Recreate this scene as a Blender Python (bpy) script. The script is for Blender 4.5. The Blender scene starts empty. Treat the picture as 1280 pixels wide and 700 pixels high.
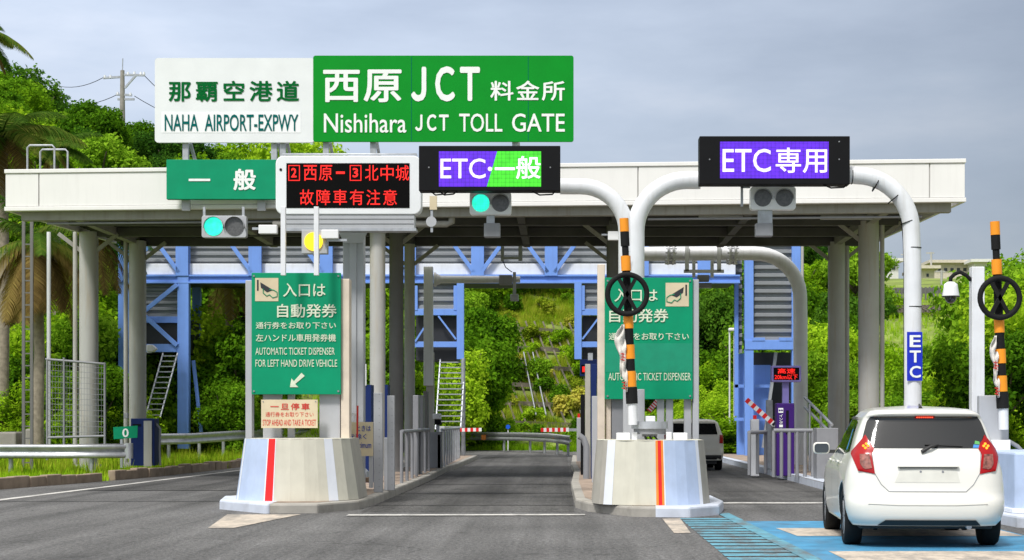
import bpy, bmesh, math, random
import numpy as np
from mathutils import Vector, Matrix, noise
from math import radians as R, pi, sin, cos
random.seed(7)
C = bpy.context.scene.collection
SC = bpy.context.scene

# ------------------------------------------------------------------ camera
F = 2200.0; VX = 705.0; VY = 526.0; EYE = 1.35
cd = bpy.data.cameras.new('camera'); cam = bpy.data.objects.new('camera', cd); C.objects.link(cam)
cam.location = (0, 0, EYE); cam.rotation_euler = (R(90), 0, 0)
cd.sensor_fit = 'HORIZONTAL'; cd.sensor_width = 36; cd.lens = 36*F/1280
cd.shift_x = -(VX-640)/1280; cd.shift_y = (VY-350)/1280
cd.clip_start = 0.3; cd.clip_end = 3000
SC.camera = cam

# ------------------------------------------------------------------ world, sun, exposure
SUN_EL = R(52); SUN_AZ = R(205)      # azimuth clockwise from +Y : behind and a little left of the camera
w = bpy.data.worlds.new("World"); SC.world = w; w.use_nodes = True
nt = w.node_tree; N = nt.nodes; L = nt.links; N.clear()
out = N.new('ShaderNodeOutputWorld'); bg = N.new('ShaderNodeBackground'); bg.inputs[1].default_value = 0.1
sky = N.new('ShaderNodeTexSky'); sky.sky_type = 'NISHITA'; sky.sun_disc = False
sky.sun_elevation = SUN_EL; sky.sun_rotation = SUN_AZ
tc = N.new('ShaderNodeTexCoord'); sep = N.new('ShaderNodeSeparateXYZ')
mp = N.new('ShaderNodeMapping'); mp.inputs['Scale'].default_value = (3.0, 3.0, 11.0); mp.inputs['Rotation'].default_value = (0, R(8), 0)
nz = N.new('ShaderNodeTexNoise'); nz.inputs['Scale'].default_value = 1.3; nz.inputs['Detail'].default_value = 7; nz.inputs['Roughness'].default_value = 0.55
cr = N.new('ShaderNodeValToRGB')
cr.color_ramp.elements[0].position = 0.30; cr.color_ramp.elements[0].color = (0.375, 0.43, 0.535, 1)
cr.color_ramp.elements[1].position = 0.70; cr.color_ramp.elements[1].color = (0.62, 0.66, 0.75, 1)
e = cr.color_ramp.elements.new(0.5); e.color = (0.475, 0.535, 0.645, 1)
# greyer and darker cloud towards the right of the view
gx = N.new('ShaderNodeMapRange'); gx.inputs[1].default_value = -0.12; gx.inputs[2].default_value = 0.30; gx.inputs[3].default_value = 1.12; gx.inputs[4].default_value = 0.60
# overcast sky brightens towards the zenith
gz = N.new('ShaderNodeMapRange'); gz.inputs[1].default_value = 0.10; gz.inputs[2].default_value = 0.9; gz.inputs[3].default_value = 4.85; gz.inputs[4].default_value = 13.0
zw = N.new('ShaderNodeMapRange'); zw.inputs[1].default_value = .25; zw.inputs[2].default_value = .6; zm = N.new('ShaderNodeMix'); zm.data_type = 'RGBA'; zm.inputs[7].default_value = (.58, .57, .55, 1)
mul = N.new('ShaderNodeMath'); mul.operation = 'MULTIPLY'
vm = N.new('ShaderNodeVectorMath'); vm.operation = 'SCALE'
mx = N.new('ShaderNodeMix'); mx.data_type = 'RGBA'; mx.inputs['Factor'].default_value = 0.9
L.new(tc.outputs['Generated'], mp.inputs[0]); L.new(mp.outputs[0], nz.inputs['Vector']); L.new(nz.outputs[0], cr.inputs[0])
L.new(tc.outputs['Generated'], sep.inputs[0]); L.new(sep.outputs[0], gx.inputs[0]); L.new(sep.outputs[2], gz.inputs[0])
L.new(gx.outputs[0], mul.inputs[0]); L.new(gz.outputs[0], mul.inputs[1])
L.new(sep.outputs[2], zw.inputs[0]); L.new(zw.outputs[0], zm.inputs['Factor']); L.new(cr.outputs[0], zm.inputs[6]); L.new(zm.outputs[2], vm.inputs[0]); L.new(mul.outputs[0], vm.inputs['Scale'])
L.new(sky.outputs[0], mx.inputs[6]); L.new(vm.outputs[0], mx.inputs[7]); L.new(mx.outputs[2], bg.inputs[0]); L.new(bg.outputs[0], out.inputs[0])

sd = bpy.data.lights.new('sun', 'SUN'); sd.energy = 1.5; sd.angle = R(10); sd.color = (1.0, 0.975, 0.945)
so = bpy.data.objects.new('sun', sd); C.objects.link(so)
dirv = Vector((sin(SUN_AZ)*cos(SUN_EL), cos(SUN_AZ)*cos(SUN_EL), sin(SUN_EL)))
so.rotation_euler = dirv.to_track_quat('Z', 'Y').to_euler(); so.location = (0, 0, 60)
SC.view_settings.view_transform = 'Standard'; SC.view_settings.look = 'None'
SC.view_settings.exposure = 1.08; SC.view_settings.gamma = 1.0; SC.view_settings.use_curve_mapping = False
SC.cycles.max_bounces = 6; SC.cycles.transparent_max_bounces = 8

# ------------------------------------------------------------------ helpers
def lin(h):
    h = h.lstrip('#'); o = []
    for i in (0, 2, 4):
        c = int(h[i:i+2], 16)/255; o.append(c/12.92 if c <= .04045 else ((c+.055)/1.055)**2.4)
    return o
def P(px, py, s): return Vector(((px-VX)/s, F/s, EYE+(VY-py)/s))
def G(px, py, z=0.0):
    s = (py-VY)/(EYE-z); return ((px-VX)/s, F/s)
def sst(a, b, v):
    t = min(1, max(0, (v-a)/(b-a))); return t*t*(3-2*t)

def mat(name, col, rough=0.6, metal=0.0, var=0.10, scale=4.0, bump=0.0, bscale=60.0, dirt=0.0, dirtcol=(0.16, 0.12, 0.08), streak=0.0, coat=0.0, spec=0.5, rand=0.0, wear=0.0):
    if isinstance(col, str): col = lin(col)
    m = bpy.data.materials.new(name); m.use_nodes = True; t = m.node_tree; n = t.nodes; l = t.links
    b = n['Principled BSDF']; b.inputs['Roughness'].default_value = rough; b.inputs['Metallic'].default_value = metal
    b.inputs['Coat Weight'].default_value = coat; b.inputs['Coat Roughness'].default_value = 0.08; b.inputs['Specular IOR Level'].default_value = spec
    co = n.new('ShaderNodeTexCoord')
    a = n.new('ShaderNodeTexNoise'); a.inputs['Scale'].default_value = scale; a.inputs['Detail'].default_value = 6; l.new(co.outputs['Object'], a.inputs['Vector'])
    mr = n.new('ShaderNodeMapRange'); mr.inputs[1].default_value = .3; mr.inputs[2].default_value = .7; mr.inputs[3].default_value = 1-var; mr.inputs[4].default_value = 1+var
    l.new(a.outputs[0], mr.inputs[0])
    v = n.new('ShaderNodeVectorMath'); v.operation = 'SCALE'; v.inputs[0].default_value = col[:3]; l.new(mr.outputs[0], v.inputs['Scale'])
    last = v.outputs[0]
    if rand:
        oi = n.new('ShaderNodeObjectInfo'); m2 = n.new('ShaderNodeMapRange'); m2.inputs[3].default_value = 1-rand; m2.inputs[4].default_value = 1+rand
        l.new(oi.outputs['Random'], m2.inputs[0]); v2 = n.new('ShaderNodeVectorMath'); v2.operation = 'SCALE'
        l.new(last, v2.inputs[0]); l.new(m2.outputs[0], v2.inputs['Scale']); last = v2.outputs[0]
    if dirt or streak:
        mpn = n.new('ShaderNodeMapping'); l.new(co.outputs['Object'], mpn.inputs[0])
        mpn.inputs['Scale'].default_value = (9, 9, 0.8) if streak else (2.2, 2.2, 2.2)
        d = n.new('ShaderNodeTexNoise'); d.inputs['Scale'].default_value = 1.0; d.inputs['Detail'].default_value = 8; d.inputs['Roughness'].default_value = .65
        l.new(mpn.outputs[0], d.inputs['Vector'])
        r = n.new('ShaderNodeMapRange'); r.inputs[1].default_value = .5; r.inputs[2].default_value = .78; r.inputs[3].default_value = 0; r.inputs[4].default_value = max(dirt, streak)
        l.new(d.outputs[0], r.inputs[0])
        mi = n.new('ShaderNodeMix'); mi.data_type = 'RGBA'; mi.inputs[7].default_value = (*dirtcol, 1)
        l.new(r.outputs[0], mi.inputs['Factor']); l.new(last, mi.inputs[6]); last = mi.outputs[2]
    if wear:
        wn = n.new('ShaderNodeTexNoise'); wn.inputs['Scale'].default_value = 1.0; wn.inputs['Detail'].default_value = 9; wn.inputs['Roughness'].default_value = .72
        wm = n.new('ShaderNodeMapping'); wm.inputs['Scale'].default_value = (2.2, .8, 1); l.new(co.outputs['Object'], wm.inputs[0]); l.new(wm.outputs[0], wn.inputs['Vector'])
        wr = n.new('ShaderNodeMapRange'); wr.inputs[1].default_value = .47; wr.inputs[2].default_value = .60; wr.inputs[3].default_value = .06; wr.inputs[4].default_value = wear; l.new(wn.outputs[0], wr.inputs[0])
        wx = n.new('ShaderNodeMix'); wx.data_type = 'RGBA'; wx.inputs[7].default_value = (.11, .11, .11, 1); l.new(wr.outputs[0], wx.inputs['Factor']); l.new(last, wx.inputs[6]); last = wx.outputs[2]
    l.new(last, b.inputs['Base Color'])
    if bump:
        bn = n.new('ShaderNodeTexNoise'); bn.inputs['Scale'].default_value = bscale; bn.inputs['Detail'].default_value = 4; l.new(co.outputs['Object'], bn.inputs['Vector'])
        bp = n.new('ShaderNodeBump'); bp.inputs['Strength'].default_value = bump; bp.inputs['Distance'].default_value = .01
        l.new(bn.outputs[0], bp.inputs['Height']); l.new(bp.outputs[0], b.inputs['Normal'])
    return m

def emat(name, col, strength, grid=None):
    if isinstance(col, str): col = lin(col)
    m = bpy.data.materials.new(name); m.use_nodes = True; t = m.node_tree; n = t.nodes; l = t.links
    b = n['Principled BSDF']; b.inputs['Base Color'].default_value = (col[0]*.3, col[1]*.3, col[2]*.3, 1); b.inputs['Roughness'].default_value = .5
    b.inputs['Emission Color'].default_value = (*col[:3], 1); b.inputs['Emission Strength'].default_value = strength
    if grid:      # rows and columns of LED modules
        co = n.new('ShaderNodeTexCoord'); sp = n.new('ShaderNodeSeparateXYZ'); l.new(co.outputs['Object'], sp.inputs[0])
        fs = []
        for k in (0, 2):
            a = n.new('ShaderNodeMath'); a.operation = 'MULTIPLY'; a.inputs[1].default_value = grid; l.new(sp.outputs[k], a.inputs[0])
            f = n.new('ShaderNodeMath'); f.operation = 'FRACT'; l.new(a.outputs[0], f.inputs[0])
            g = n.new('ShaderNodeMapRange'); g.inputs[1].default_value = 0; g.inputs[2].default_value = .3; g.inputs[3].default_value = .55; g.inputs[4].default_value = 1
            l.new(f.outputs[0], g.inputs[0]); fs.append(g)
        q = n.new('ShaderNodeMath'); q.operation = 'MULTIPLY'; l.new(fs[0].outputs[0], q.inputs[0]); l.new(fs[1].outputs[0], q.inputs[1])
        z = n.new('ShaderNodeTexNoise'); z.inputs['Scale'].default_value = 9; l.new(co.outputs['Object'], z.inputs['Vector'])
        z2 = n.new('ShaderNodeMapRange'); z2.inputs[1].default_value = .35; z2.inputs[2].default_value = .65; z2.inputs[3].default_value = .85; z2.inputs[4].default_value = 1.2; l.new(z.outputs[0], z2.inputs[0])
        q2 = n.new('ShaderNodeMath'); q2.operation = 'MULTIPLY'; l.new(q.outputs[0], q2.inputs[0]); l.new(z2.outputs[0], q2.inputs[1])
        q3 = n.new('ShaderNodeMath'); q3.operation = 'MULTIPLY'; q3.inputs[1].default_value = strength; l.new(q2.outputs[0], q3.inputs[0]); l.new(q3.outputs[0], b.inputs['Emission Strength'])
    return m

def leafmat(name, c1, c2, c3):
    m = bpy.data.materials.new(name); m.use_nodes = True; t = m.node_tree; n = t.nodes; l = t.links; n.clear()
    o = n.new('ShaderNodeOutputMaterial'); d = n.new('ShaderNodeBsdfDiffuse'); tr = n.new('ShaderNodeBsdfTranslucent'); g = n.new('ShaderNodeBsdfGlossy'); g.inputs['Roughness'].default_value = .45
    co = n.new('ShaderNodeTexCoord'); a = n.new('ShaderNodeTexNoise'); a.inputs['Scale'].default_value = .9; a.inputs['Detail'].default_value = 5; l.new(co.outputs['Object'], a.inputs['Vector'])
    oi = n.new('ShaderNodeObjectInfo'); ge = n.new('ShaderNodeNewGeometry')
    s1 = n.new('ShaderNodeMath'); s1.operation = 'MULTIPLY_ADD'; s1.inputs[1].default_value = .5; s1.inputs[2].default_value = -.22; l.new(oi.outputs['Random'], s1.inputs[0])
    s3 = n.new('ShaderNodeMath'); s3.operation = 'MULTIPLY_ADD'; s3.inputs[1].default_value = .3; s3.inputs[2].default_value = -.15; l.new(ge.outputs['Random Per Island'], s3.inputs[0])
    s2 = n.new('ShaderNodeMath'); s2.operation = 'ADD'; l.new(a.outputs[0], s2.inputs[0]); l.new(s1.outputs[0], s2.inputs[1])
    s4 = n.new('ShaderNodeMath'); s4.operation = 'ADD'; l.new(s2.outputs[0], s4.inputs[0]); l.new(s3.outputs[0], s4.inputs[1])
    r = n.new('ShaderNodeValToRGB'); r.color_ramp.elements[0].position = .22; r.color_ramp.elements[0].color = (*c1, 1); r.color_ramp.elements[1].position = .8; r.color_ramp.elements[1].color = (*c3, 1)
    q = r.color_ramp.elements.new(.5); q.color = (*c2, 1); l.new(s4.outputs[0], r.inputs[0])
    l.new(r.outputs[0], d.inputs[0]); l.new(r.outputs[0], tr.inputs[0]); l.new(r.outputs[0], g.inputs[0])
    m1 = n.new('ShaderNodeMixShader'); m1.inputs[0].default_value = .38; l.new(d.outputs[0], m1.inputs[1]); l.new(tr.outputs[0], m1.inputs[2])
    m2 = n.new('ShaderNodeMixShader'); m2.inputs[0].default_value = .03; l.new(m1.outputs[0], m2.inputs[1]); l.new(g.outputs[0], m2.inputs[2]); l.new(m2.outputs[0], o.inputs[0])
    return m

def tag(o, label=None, cat=None, group=None, kind=None):
    if label: o['label'] = label
    if cat: o['category'] = cat
    if group: o['group'] = group
    if kind: o['kind'] = kind
    return o
def thing(name, label, cat, loc, group=None):
    o = bpy.data.objects.new(name, None); C.objects.link(o); o.location = loc; o.empty_display_size = .2
    return tag(o, label, cat, group)
def origin(o):
    v = Vector((0, 0, 0))
    while o is not None: v = v + Vector(o.location); o = o.parent
    return v
def copy_tree(o, parent=None, loc=None, label=None):
    c = o.copy(); C.objects.link(c); c.parent = parent
    if loc is not None: c.location = loc
    if label: c['label'] = label
    for ch in list(o.children): copy_tree(ch, c)
    return c

class MB:
    def __init__(s): s.v = []; s.f = []; s.mi = []; s.sm = []; s.m = 0; s.smooth = False
    def add(s, vs, fs):
        b = len(s.v); s.v += [tuple(x) for x in vs]
        for f in fs: s.f.append([i+b for i in f]); s.mi.append(s.m); s.sm.append(s.smooth)
        return s
    def box(s, x0, x1, y0, y1, z0, z1):
        vs = [(x, y, z) for z in (z0, z1) for y in (y0, y1) for x in (x0, x1)]
        return s.add(vs, [(0, 2, 3, 1), (4, 5, 7, 6), (0, 1, 5, 4), (2, 6, 7, 3), (0, 4, 6, 2), (1, 3, 7, 5)])
    def pbox(s, x0, x1, y0, y1, sc, d, dy=0.0):      # front face at scale sc, d deep; picture box to a real box
        a = P(x0, y0, sc); b = P(x1, y1, sc)
        return s.box(a.x, b.x, a.y+dy, a.y+dy+d, b.z, a.z)
    def cyl(s, p0, p1, r0, r1=None, n=16, cap=True):
        p0 = Vector(p0); p1 = Vector(p1); r1 = r0 if r1 is None else r1
        d = (p1-p0).normalized(); u = d.orthogonal().normalized(); w_ = d.cross(u)
        vs = []
        for p, r in ((p0, r0), (p1, r1)):
            for i in range(n):
                a = 2*pi*i/n; vs.append(p+(u*cos(a)+w_*sin(a))*r)
        old = s.smooth; s.smooth = True
        s.add(vs, [(i, (i+1) % n, n+(i+1) % n, n+i) for i in range(n)]); s.smooth = False
        if cap:
            s.add(vs[:n], [tuple(range(n-1, -1, -1))]); s.add(vs[n:], [tuple(range(n))])
        s.smooth = old; return s
    def tube(s, pts, r, n=12, cap=True):
        pts = [Vector(p) for p in pts]; k = len(pts); rr = r if isinstance(r, (list, tuple)) else [r]*k
        rings = []; u = None
        for i, p in enumerate(pts):
            d = (pts[min(i+1, k-1)]-pts[max(i-1, 0)]).normalized()
            if u is None: u = d.orthogonal().normalized()
            u = (u-d*u.dot(d)).normalized(); w_ = d.cross(u)
            rings.append([p+(u*cos(2*pi*j/n)+w_*sin(2*pi*j/n))*rr[i] for j in range(n)])
        vs = [q for ring in rings for q in ring]; old = s.smooth; s.smooth = True
        s.add(vs, [(i*n+j, i*n+(j+1) % n, (i+1)*n+(j+1) % n, (i+1)*n+j) for i in range(k-1) for j in range(n)]); s.smooth = old
        if cap: s.add(rings[0], [tuple(range(n-1, -1, -1))]); s.add(rings[-1], [tuple(range(n))])
        return s
    def bar(s, p0, p1, wd, th=None):       # square bar between two points, width in XZ plane, thickness in Y
        p0 = Vector(p0); p1 = Vector(p1); th = th or wd; d = (p1-p0).normalized()
        y = Vector((0, 1, 0)); y = (y-d*y.dot(d))
        y = y.normalized() if y.length > .1 else Vector((1, 0, 0)); x = d.cross(y)
        vs = [p+x*(a*wd/2)+y*(b*th/2) for p in (p0, p1) for a, b in ((-1, -1), (1, -1), (1, 1), (-1, 1))]
        return s.add(vs, [(3, 2, 1, 0), (4, 5, 6, 7), (0, 1, 5, 4), (1, 2, 6, 5), (2, 3, 7, 6), (3, 0, 4, 7)])
    def prism(s, poly, z0, z1):            # XY polygon (counter-clockwise) extruded in z
        n = len(poly); vs = [(x, y, z0) for x, y in poly]+[(x, y, z1) for x, y in poly]
        return s.add(vs, [tuple(range(n-1, -1, -1)), tuple(range(n, 2*n))]+[(i, (i+1) % n, n+(i+1) % n, n+i) for i in range(n)])
    def plate(s, poly, y0, y1):            # XZ polygon extruded in y
        n = len(poly); vs = [(x, y0, z) for x, z in poly]+[(x, y1, z) for x, z in poly]
        return s.add(vs, [tuple(range(n)), tuple(range(2*n-1, n-1, -1))]+[(i, n+i, n+(i+1) % n, (i+1) % n) for i in range(n)])
    def ppoly(s, pp, sc, d, dy=0.0):       # picture polygon to plate
        q = [P(a, b, sc) for a, b in pp]; return s.plate([(v.x, v.z) for v in q], q[0].y+dy, q[0].y+dy+d)
    def rrect(s, x0, x1, z0, z1, r, y0, y1, k=5):
        pl = []
        for cx, cz, a0 in ((x1-r, z0+r, -pi/2), (x1-r, z1-r, 0), (x0+r, z1-r, pi/2), (x0+r, z0+r, pi)):
            for i in range(k+1): a = a0+pi/2*i/k; pl.append((cx+r*cos(a), cz+r*sin(a)))
        return s.plate(pl, y0, y1)
    def build(s, name, ms, parent=None, bev=0.0, label=None, cat=None, group=None, kind=None, org=None, seg=2):
        me = bpy.data.meshes.new(name)
        if parent is not None: o0 = origin(parent)
        elif org is not None: o0 = Vector(org)
        else: o0 = Vector((0, 0, 0))
        me.from_pydata([(x-o0.x, y-o0.y, z-o0.z) for x, y, z in s.v], [], s.f)
        if not isinstance(ms, (list, tuple)): ms = [ms]
        for q in ms: me.materials.append(q)
        me.polygons.foreach_set('material_index', s.mi); me.polygons.foreach_set('use_smooth', s.sm)
        bm = bmesh.new(); bm.from_mesh(me); bmesh.ops.recalc_face_normals(bm, faces=bm.faces) if len(s.f) < 3000 else None
        bm.to_mesh(me); bm.free(); me.update()
        o = bpy.data.objects.new(name, me); C.objects.link(o)
        if parent is not None: o.parent = parent
        else: o.location = o0
        if bev:
            b = o.modifiers.new('bevel', 'BEVEL'); b.width = bev; b.segments = seg; b.limit_method = 'ANGLE'; b.angle_limit = R(40); b.harden_normals = False
        return tag(o, label, cat, group, kind)

def text(body, x0, x1, y0, y1, sc, m, parent, name='lettering', bold=0.0, dy=-0.012, th=0.004, space=1.0, fit=True):
    """lettering fitted to a box on a board; dy towards the viewer from the board's plane"""
    cu = bpy.data.curves.new('t', 'FONT'); cu.body = body; cu.size = 1; cu.extrude = 0; cu.offset = 0; cu.space_character = space; cu.resolution_u = 3
    ob = bpy.data.objects.new('t', cu); C.objects.link(ob)
    dg = bpy.context.evaluated_depsgraph_get(); me = bpy.data.meshes.new_from_object(ob.evaluated_get(dg), depsgraph=dg)
    bpy.data.objects.remove(ob); bpy.data.curves.remove(cu)
    n = len(me.vertices); co = np.empty(n*3, 'f'); me.vertices.foreach_get('co', co); co = co.reshape(-1, 3)
    if bold:
        bm = bmesh.new(); bm.from_mesh(me); bm.faces.ensure_lookup_table()
        ret = []
        src = bm.faces[:]
        for k in range(1, 8):
            d = bmesh.ops.duplicate(bm, geom=src); vs_ = [g_ for g_ in d['geom'] if isinstance(g_, bmesh.types.BMVert)]
            for v_ in vs_: v_.co += Vector((bold*cos(k*2*pi/7), bold*sin(k*2*pi/7), k*.01))
        bm.to_mesh(me); bm.free(); n = len(me.vertices); co = np.empty(n*3, 'f'); me.vertices.foreach_get('co', co); co = co.reshape(-1, 3)
    a = P(x0, y0, sc); b = P(x1, y1, sc)
    mn = co.min(0); mxx = co.max(0); o0 = origin(parent)
    o = np.empty_like(co)
    o[:, 0] = a.x+(co[:, 0]-mn[0])/(mxx[0]-mn[0])*(b.x-a.x)-o0.x
    o[:, 2] = b.z+(co[:, 1]-mn[1])/max(1e-6, (mxx[1]-mn[1]))*(a.z-b.z)-o0.z
    o[:, 1] = a.y+dy-o0.y-(co[:, 2]*.03)
    me.vertices.foreach_set('co', o.ravel().astype('f')); me.name = name; me.materials.clear(); me.materials.append(m)
    me.update()
    ob = bpy.data.objects.new(name, me); C.objects.link(ob); ob.parent = parent
    return ob

# ------------------------------------------------------------------ materials
M = {}
M['asphalt'] = mat('asphalt', (.115, .113, .112), .85, var=.14, scale=1.3, bump=.9, bscale=45, dirt=.35, dirtcol=(.035, .035, .036))
M['lane_asphalt'] = mat('worn_lane_asphalt', (.092, .089, .086), .8, var=.22, scale=.9, bump=.7, bscale=50, dirt=.75, dirtcol=(.022, .021, .02))
M['joint'] = mat('joint_sealer', (.012, .012, .012), .7)
M['road_white'] = mat('road_paint_white', (.62, .60, .56), .7, var=.12, scale=20, dirt=.5, dirtcol=(.25, .23, .20), bump=.4, wear=0.55)
M['road_cream'] = mat('road_paint_cream', (.55, .47, .38), .7, var=.2, scale=12, dirt=.85, dirtcol=(.2, .18, .15), bump=.4, wear=0.6)
M['road_blue'] = mat('road_paint_blue', (.045, .25, .44), .75, var=.28, scale=3, dirt=.6, dirtcol=(.05, .10, .14), bump=.4, wear=0.25)
M['road_cyan'] = mat('road_paint_pale_blue', (.10, .31, .40), .75, var=.3, scale=6, dirt=.95, dirtcol=(.05, .09, .11), bump=.4, wear=0.8)
M['kerb'] = mat('kerb_concrete', (.36, .34, .30), .85, var=.15, scale=3, bump=.4, bscale=40, dirt=.6, dirtcol=(.14, .12, .09))
M['island_top'] = mat('island_paving', (.34, .26, .20), .9, var=.25, scale=4, bump=.4, bscale=30, dirt=.5, dirtcol=(.16, .12, .09))
M['kerb_white'] = mat('kerb_white_paint', (.56, .60, .68), .6, var=.08, scale=5, dirt=.35, dirtcol=(.25, .25, .24), bump=.15)
M['bar_beige'] = mat('barrier_beige', (.60, .58, .48), .6, var=.06, scale=4, streak=.2, dirtcol=(.28, .25, .18), bump=.08)
M['bar_blue'] = mat('barrier_pale_blue', (.44, .53, .70), .55, var=.08, scale=4, streak=.2, dirtcol=(.3, .33, .38), bump=.08)
M['bar_grey'] = mat('barrier_grey', (.40, .38, .33), .65, var=.1, streak=.4, dirtcol=(.2, .17, .13))
M['bar_white'] = mat('barrier_white', (.74, .77, .82), .5, var=.05)
M['red'] = mat('red_paint', (.72, .012, .012), .45, var=.06)
M['orange'] = mat('orange_paint', (.80, .25, .03), .5, var=.1)
M['panel'] = mat('fascia_panel', (.80, .785, .76), .45, var=.03, scale=1.0, streak=.18, dirtcol=(.55, .53, .50), bump=.12, bscale=1.2)
M['panel_trim'] = mat('fascia_trim', (.50, .49, .47), .5, var=.1)
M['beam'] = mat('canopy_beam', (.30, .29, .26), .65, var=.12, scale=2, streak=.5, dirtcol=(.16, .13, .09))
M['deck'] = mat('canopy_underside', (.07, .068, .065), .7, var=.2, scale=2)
M['column'] = mat('column_paint', (.43, .425, .40), .55, var=.06, scale=2, streak=.45, dirtcol=(.35, .24, .10))
M['column_dark'] = mat('column_dark', (.15, .145, .14), .6, var=.1, scale=2, streak=.4, dirtcol=(.1, .08, .06))
M['grey'] = mat('grey_paint', (.42, .43, .45), .5, var=.05, streak=.15, dirtcol=(.25, .23, .2))
M['mid_grey'] = mat('mid_grey_paint', (.24, .245, .26), .5, var=.08, streak=.2, dirtcol=(.12, .11, .1))
M['pole'] = mat('pole_white_paint', (.74, .75, .77), .4, var=.04, streak=.35, dirtcol=(.38, .35, .29), bump=.1, bscale=14)
M['white'] = mat('white_paint', (.80, .80, .80), .4, var=.03)
M['galv'] = mat('galvanised_steel', (.42, .44, .47), .5, metal=.5, var=.15, scale=8, streak=.25, dirtcol=(.2, .15, .1))
M['rail'] = mat('guardrail_steel', (.45, .46, .48), .42, metal=.6, var=.14, scale=5, streak=.4, dirtcol=(.15, .13, .11))
M['blue'] = mat('blue_steel', (.165, .32, .78), .5, var=.05, scale=2, streak=.25, dirtcol=(.10, .16, .36))
M['clad'] = mat('corrugated_cladding', (.24, .255, .27), .55, var=.06, scale=2, streak=.2, dirtcol=(.15, .15, .15))
M['clad_white'] = mat('white_parapet', (.74, .76, .80), .5, var=.05, streak=.25, dirtcol=(.45, .42, .36))
M['black'] = mat('black_housing', (.008, .008, .009), .6, var=.1, spec=.12)
M['rubber'] = mat('rubber', (.010, .010, .010), .75, var=.1, bump=.2, spec=.2)
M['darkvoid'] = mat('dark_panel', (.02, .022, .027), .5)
M['navy'] = mat('navy_panel', (.008, .022, .11), .55, var=.06, spec=.2)
M['purple'] = mat('purple_panel', (.045, .012, .15), .5, var=.06, spec=.2)
M['lilac'] = mat('lilac_frame', (.20, .17, .45), .45)
M['green'] = mat('green_sign', (.0, .27, .13), .6, var=.07, scale=3, spec=.2, streak=.12, dirtcol=(.02, .2, .12))
M['green2'] = mat('bright_green_sign', (.0, .26, .018), .6, var=.05, scale=2, spec=.15)
M['whitesign'] = mat('white_sign', (.76, .78, .79), .6, var=.04, scale=2)
M['whiter'] = mat('white_patch', (.86, .87, .88), .45, var=.02)
M['signtext'] = mat('white_lettering', (.84, .86, .84), .7, var=.03, spec=.2)
M['creamtext'] = mat('cream_lettering', (.66, .72, .55), .5, var=.12, scale=14)
M['greentext'] = mat('green_lettering', (.0, .12, .025), .8, var=.05, spec=.1)
M['tealtext'] = mat('teal_lettering', (.0, .12, .11), .8, var=.05, spec=.1)
M['beige'] = mat('beige_board', (.64, .54, .36), .6, var=.08, scale=3, dirt=.25, dirtcol=(.4, .3, .16))
M['peel'] = mat('peeling_panel', (.68, .58, .47), .7, var=.1, scale=3, dirt=.5, dirtcol=(.35, .3, .26))
M['redtext'] = mat('red_lettering', (.62, .03, .02), .5)
M['bluetext'] = mat('blue_lettering', (.03, .07, .35), .5)
M['cobalt'] = mat('cobalt_plate', (.006, .025, .50), .4, var=.04)
M['tape'] = mat('orange_tape', (.88, .30, .012), .42, var=.06)
M['cloth'] = mat('white_cloth', (.72, .68, .62), .85, var=.1, scale=6, bump=.3, bscale=12)
M['lamp_off'] = mat('unlit_lens', (.10, .10, .10), .18, var=.3, scale=30)
M['screen'] = mat('led_screen', (.005, .005, .005), .8, spec=.05)
M['led_red'] = emat('led_red', (.95, .010, .005), .62, grid=55)
M['led_purple'] = emat('led_purple', (.10, .014, .62), .62, grid=16)
M['led_green'] = emat('led_green', (.05, .60, .02), .62, grid=16)
M['led_white'] = emat('led_white', (.92, .80, 1.0), .60, grid=42)
M['sig_green'] = emat('signal_green', (.02, .78, .52), .72, grid=38)
M['sig_yellow'] = emat('signal_yellow', (1.0, .62, .01), 1.0)
M['glass'] = mat('dark_glass', (.012, .013, .014), .06, var=.05, coat=.6)
M['carwhite'] = mat('pearl_white_paint', (.76, .745, .68), .30, var=.01, coat=.7)
M['vanwhite'] = mat('cream_white_paint', (.72, .69, .60), .35, var=.02, coat=.4)
M['plastic'] = mat('black_plastic', (.02, .02, .02), .55)
M['redlens'] = mat('red_lens', (.36, .003, .005), .25, var=.06, coat=.15, spec=.3)
M['clearlens'] = mat('clear_lens', (.26, .10, .08), .25, var=.6, scale=25, coat=.15, spec=.3)
M['lens_lit'] = emat('lit_tail_lamp', (1.0, .30, .02), 1.1)
M['stop_lit'] = emat('lit_brake_lamp', (1.0, .08, .03), 1.1)
M['rim'] = mat('alloy_rim', (.45, .46, .48), .3, metal=.8)
M['sticker_g'] = mat('green_sticker', (.10, .40, .10), .5); M['sticker_b'] = mat('blue_sticker', (.05, .25, .60), .5)
M['concrete'] = mat('concrete', (.30, .28, .25), .9, var=.2, scale=2, bump=.4, bscale=20, dirt=.5, dirtcol=(.12, .10, .08))
M['grid'] = mat('old_grid_concrete', (.11, .095, .07), .9, var=.5, scale=1.5, bump=.4)
M['housewhite'] = mat('house_render_white', (.70, .69, .66), .8, var=.06)
M['housecream'] = mat('house_render_cream', (.60, .54, .44), .8, var=.1)
M['window'] = mat('window_glass', (.05, .06, .07), .2)
M['trunk'] = mat('bark', (.13, .10, .07), .9, var=.3, scale=6, bump=.5)
M['palmtrunk'] = mat('palm_trunk', (.26, .22, .17), .9, var=.3, scale=8, bump=.5)
M['wood'] = mat('timber', (.22, .15, .10), .8, var=.3, scale=6)
M['leaf_bright'] = leafmat('leaf_bright', (.10, .22, .008), (.23, .43, .012), (.42, .62, .03))
M['leaf_mid'] = leafmat('leaf_mid', (.055, .15, .008), (.14, .31, .012), (.29, .49, .03))
M['leaf_dark'] = leafmat('leaf_dark', (.022, .07, .010), (.05, .14, .014), (.11, .24, .02))
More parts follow.
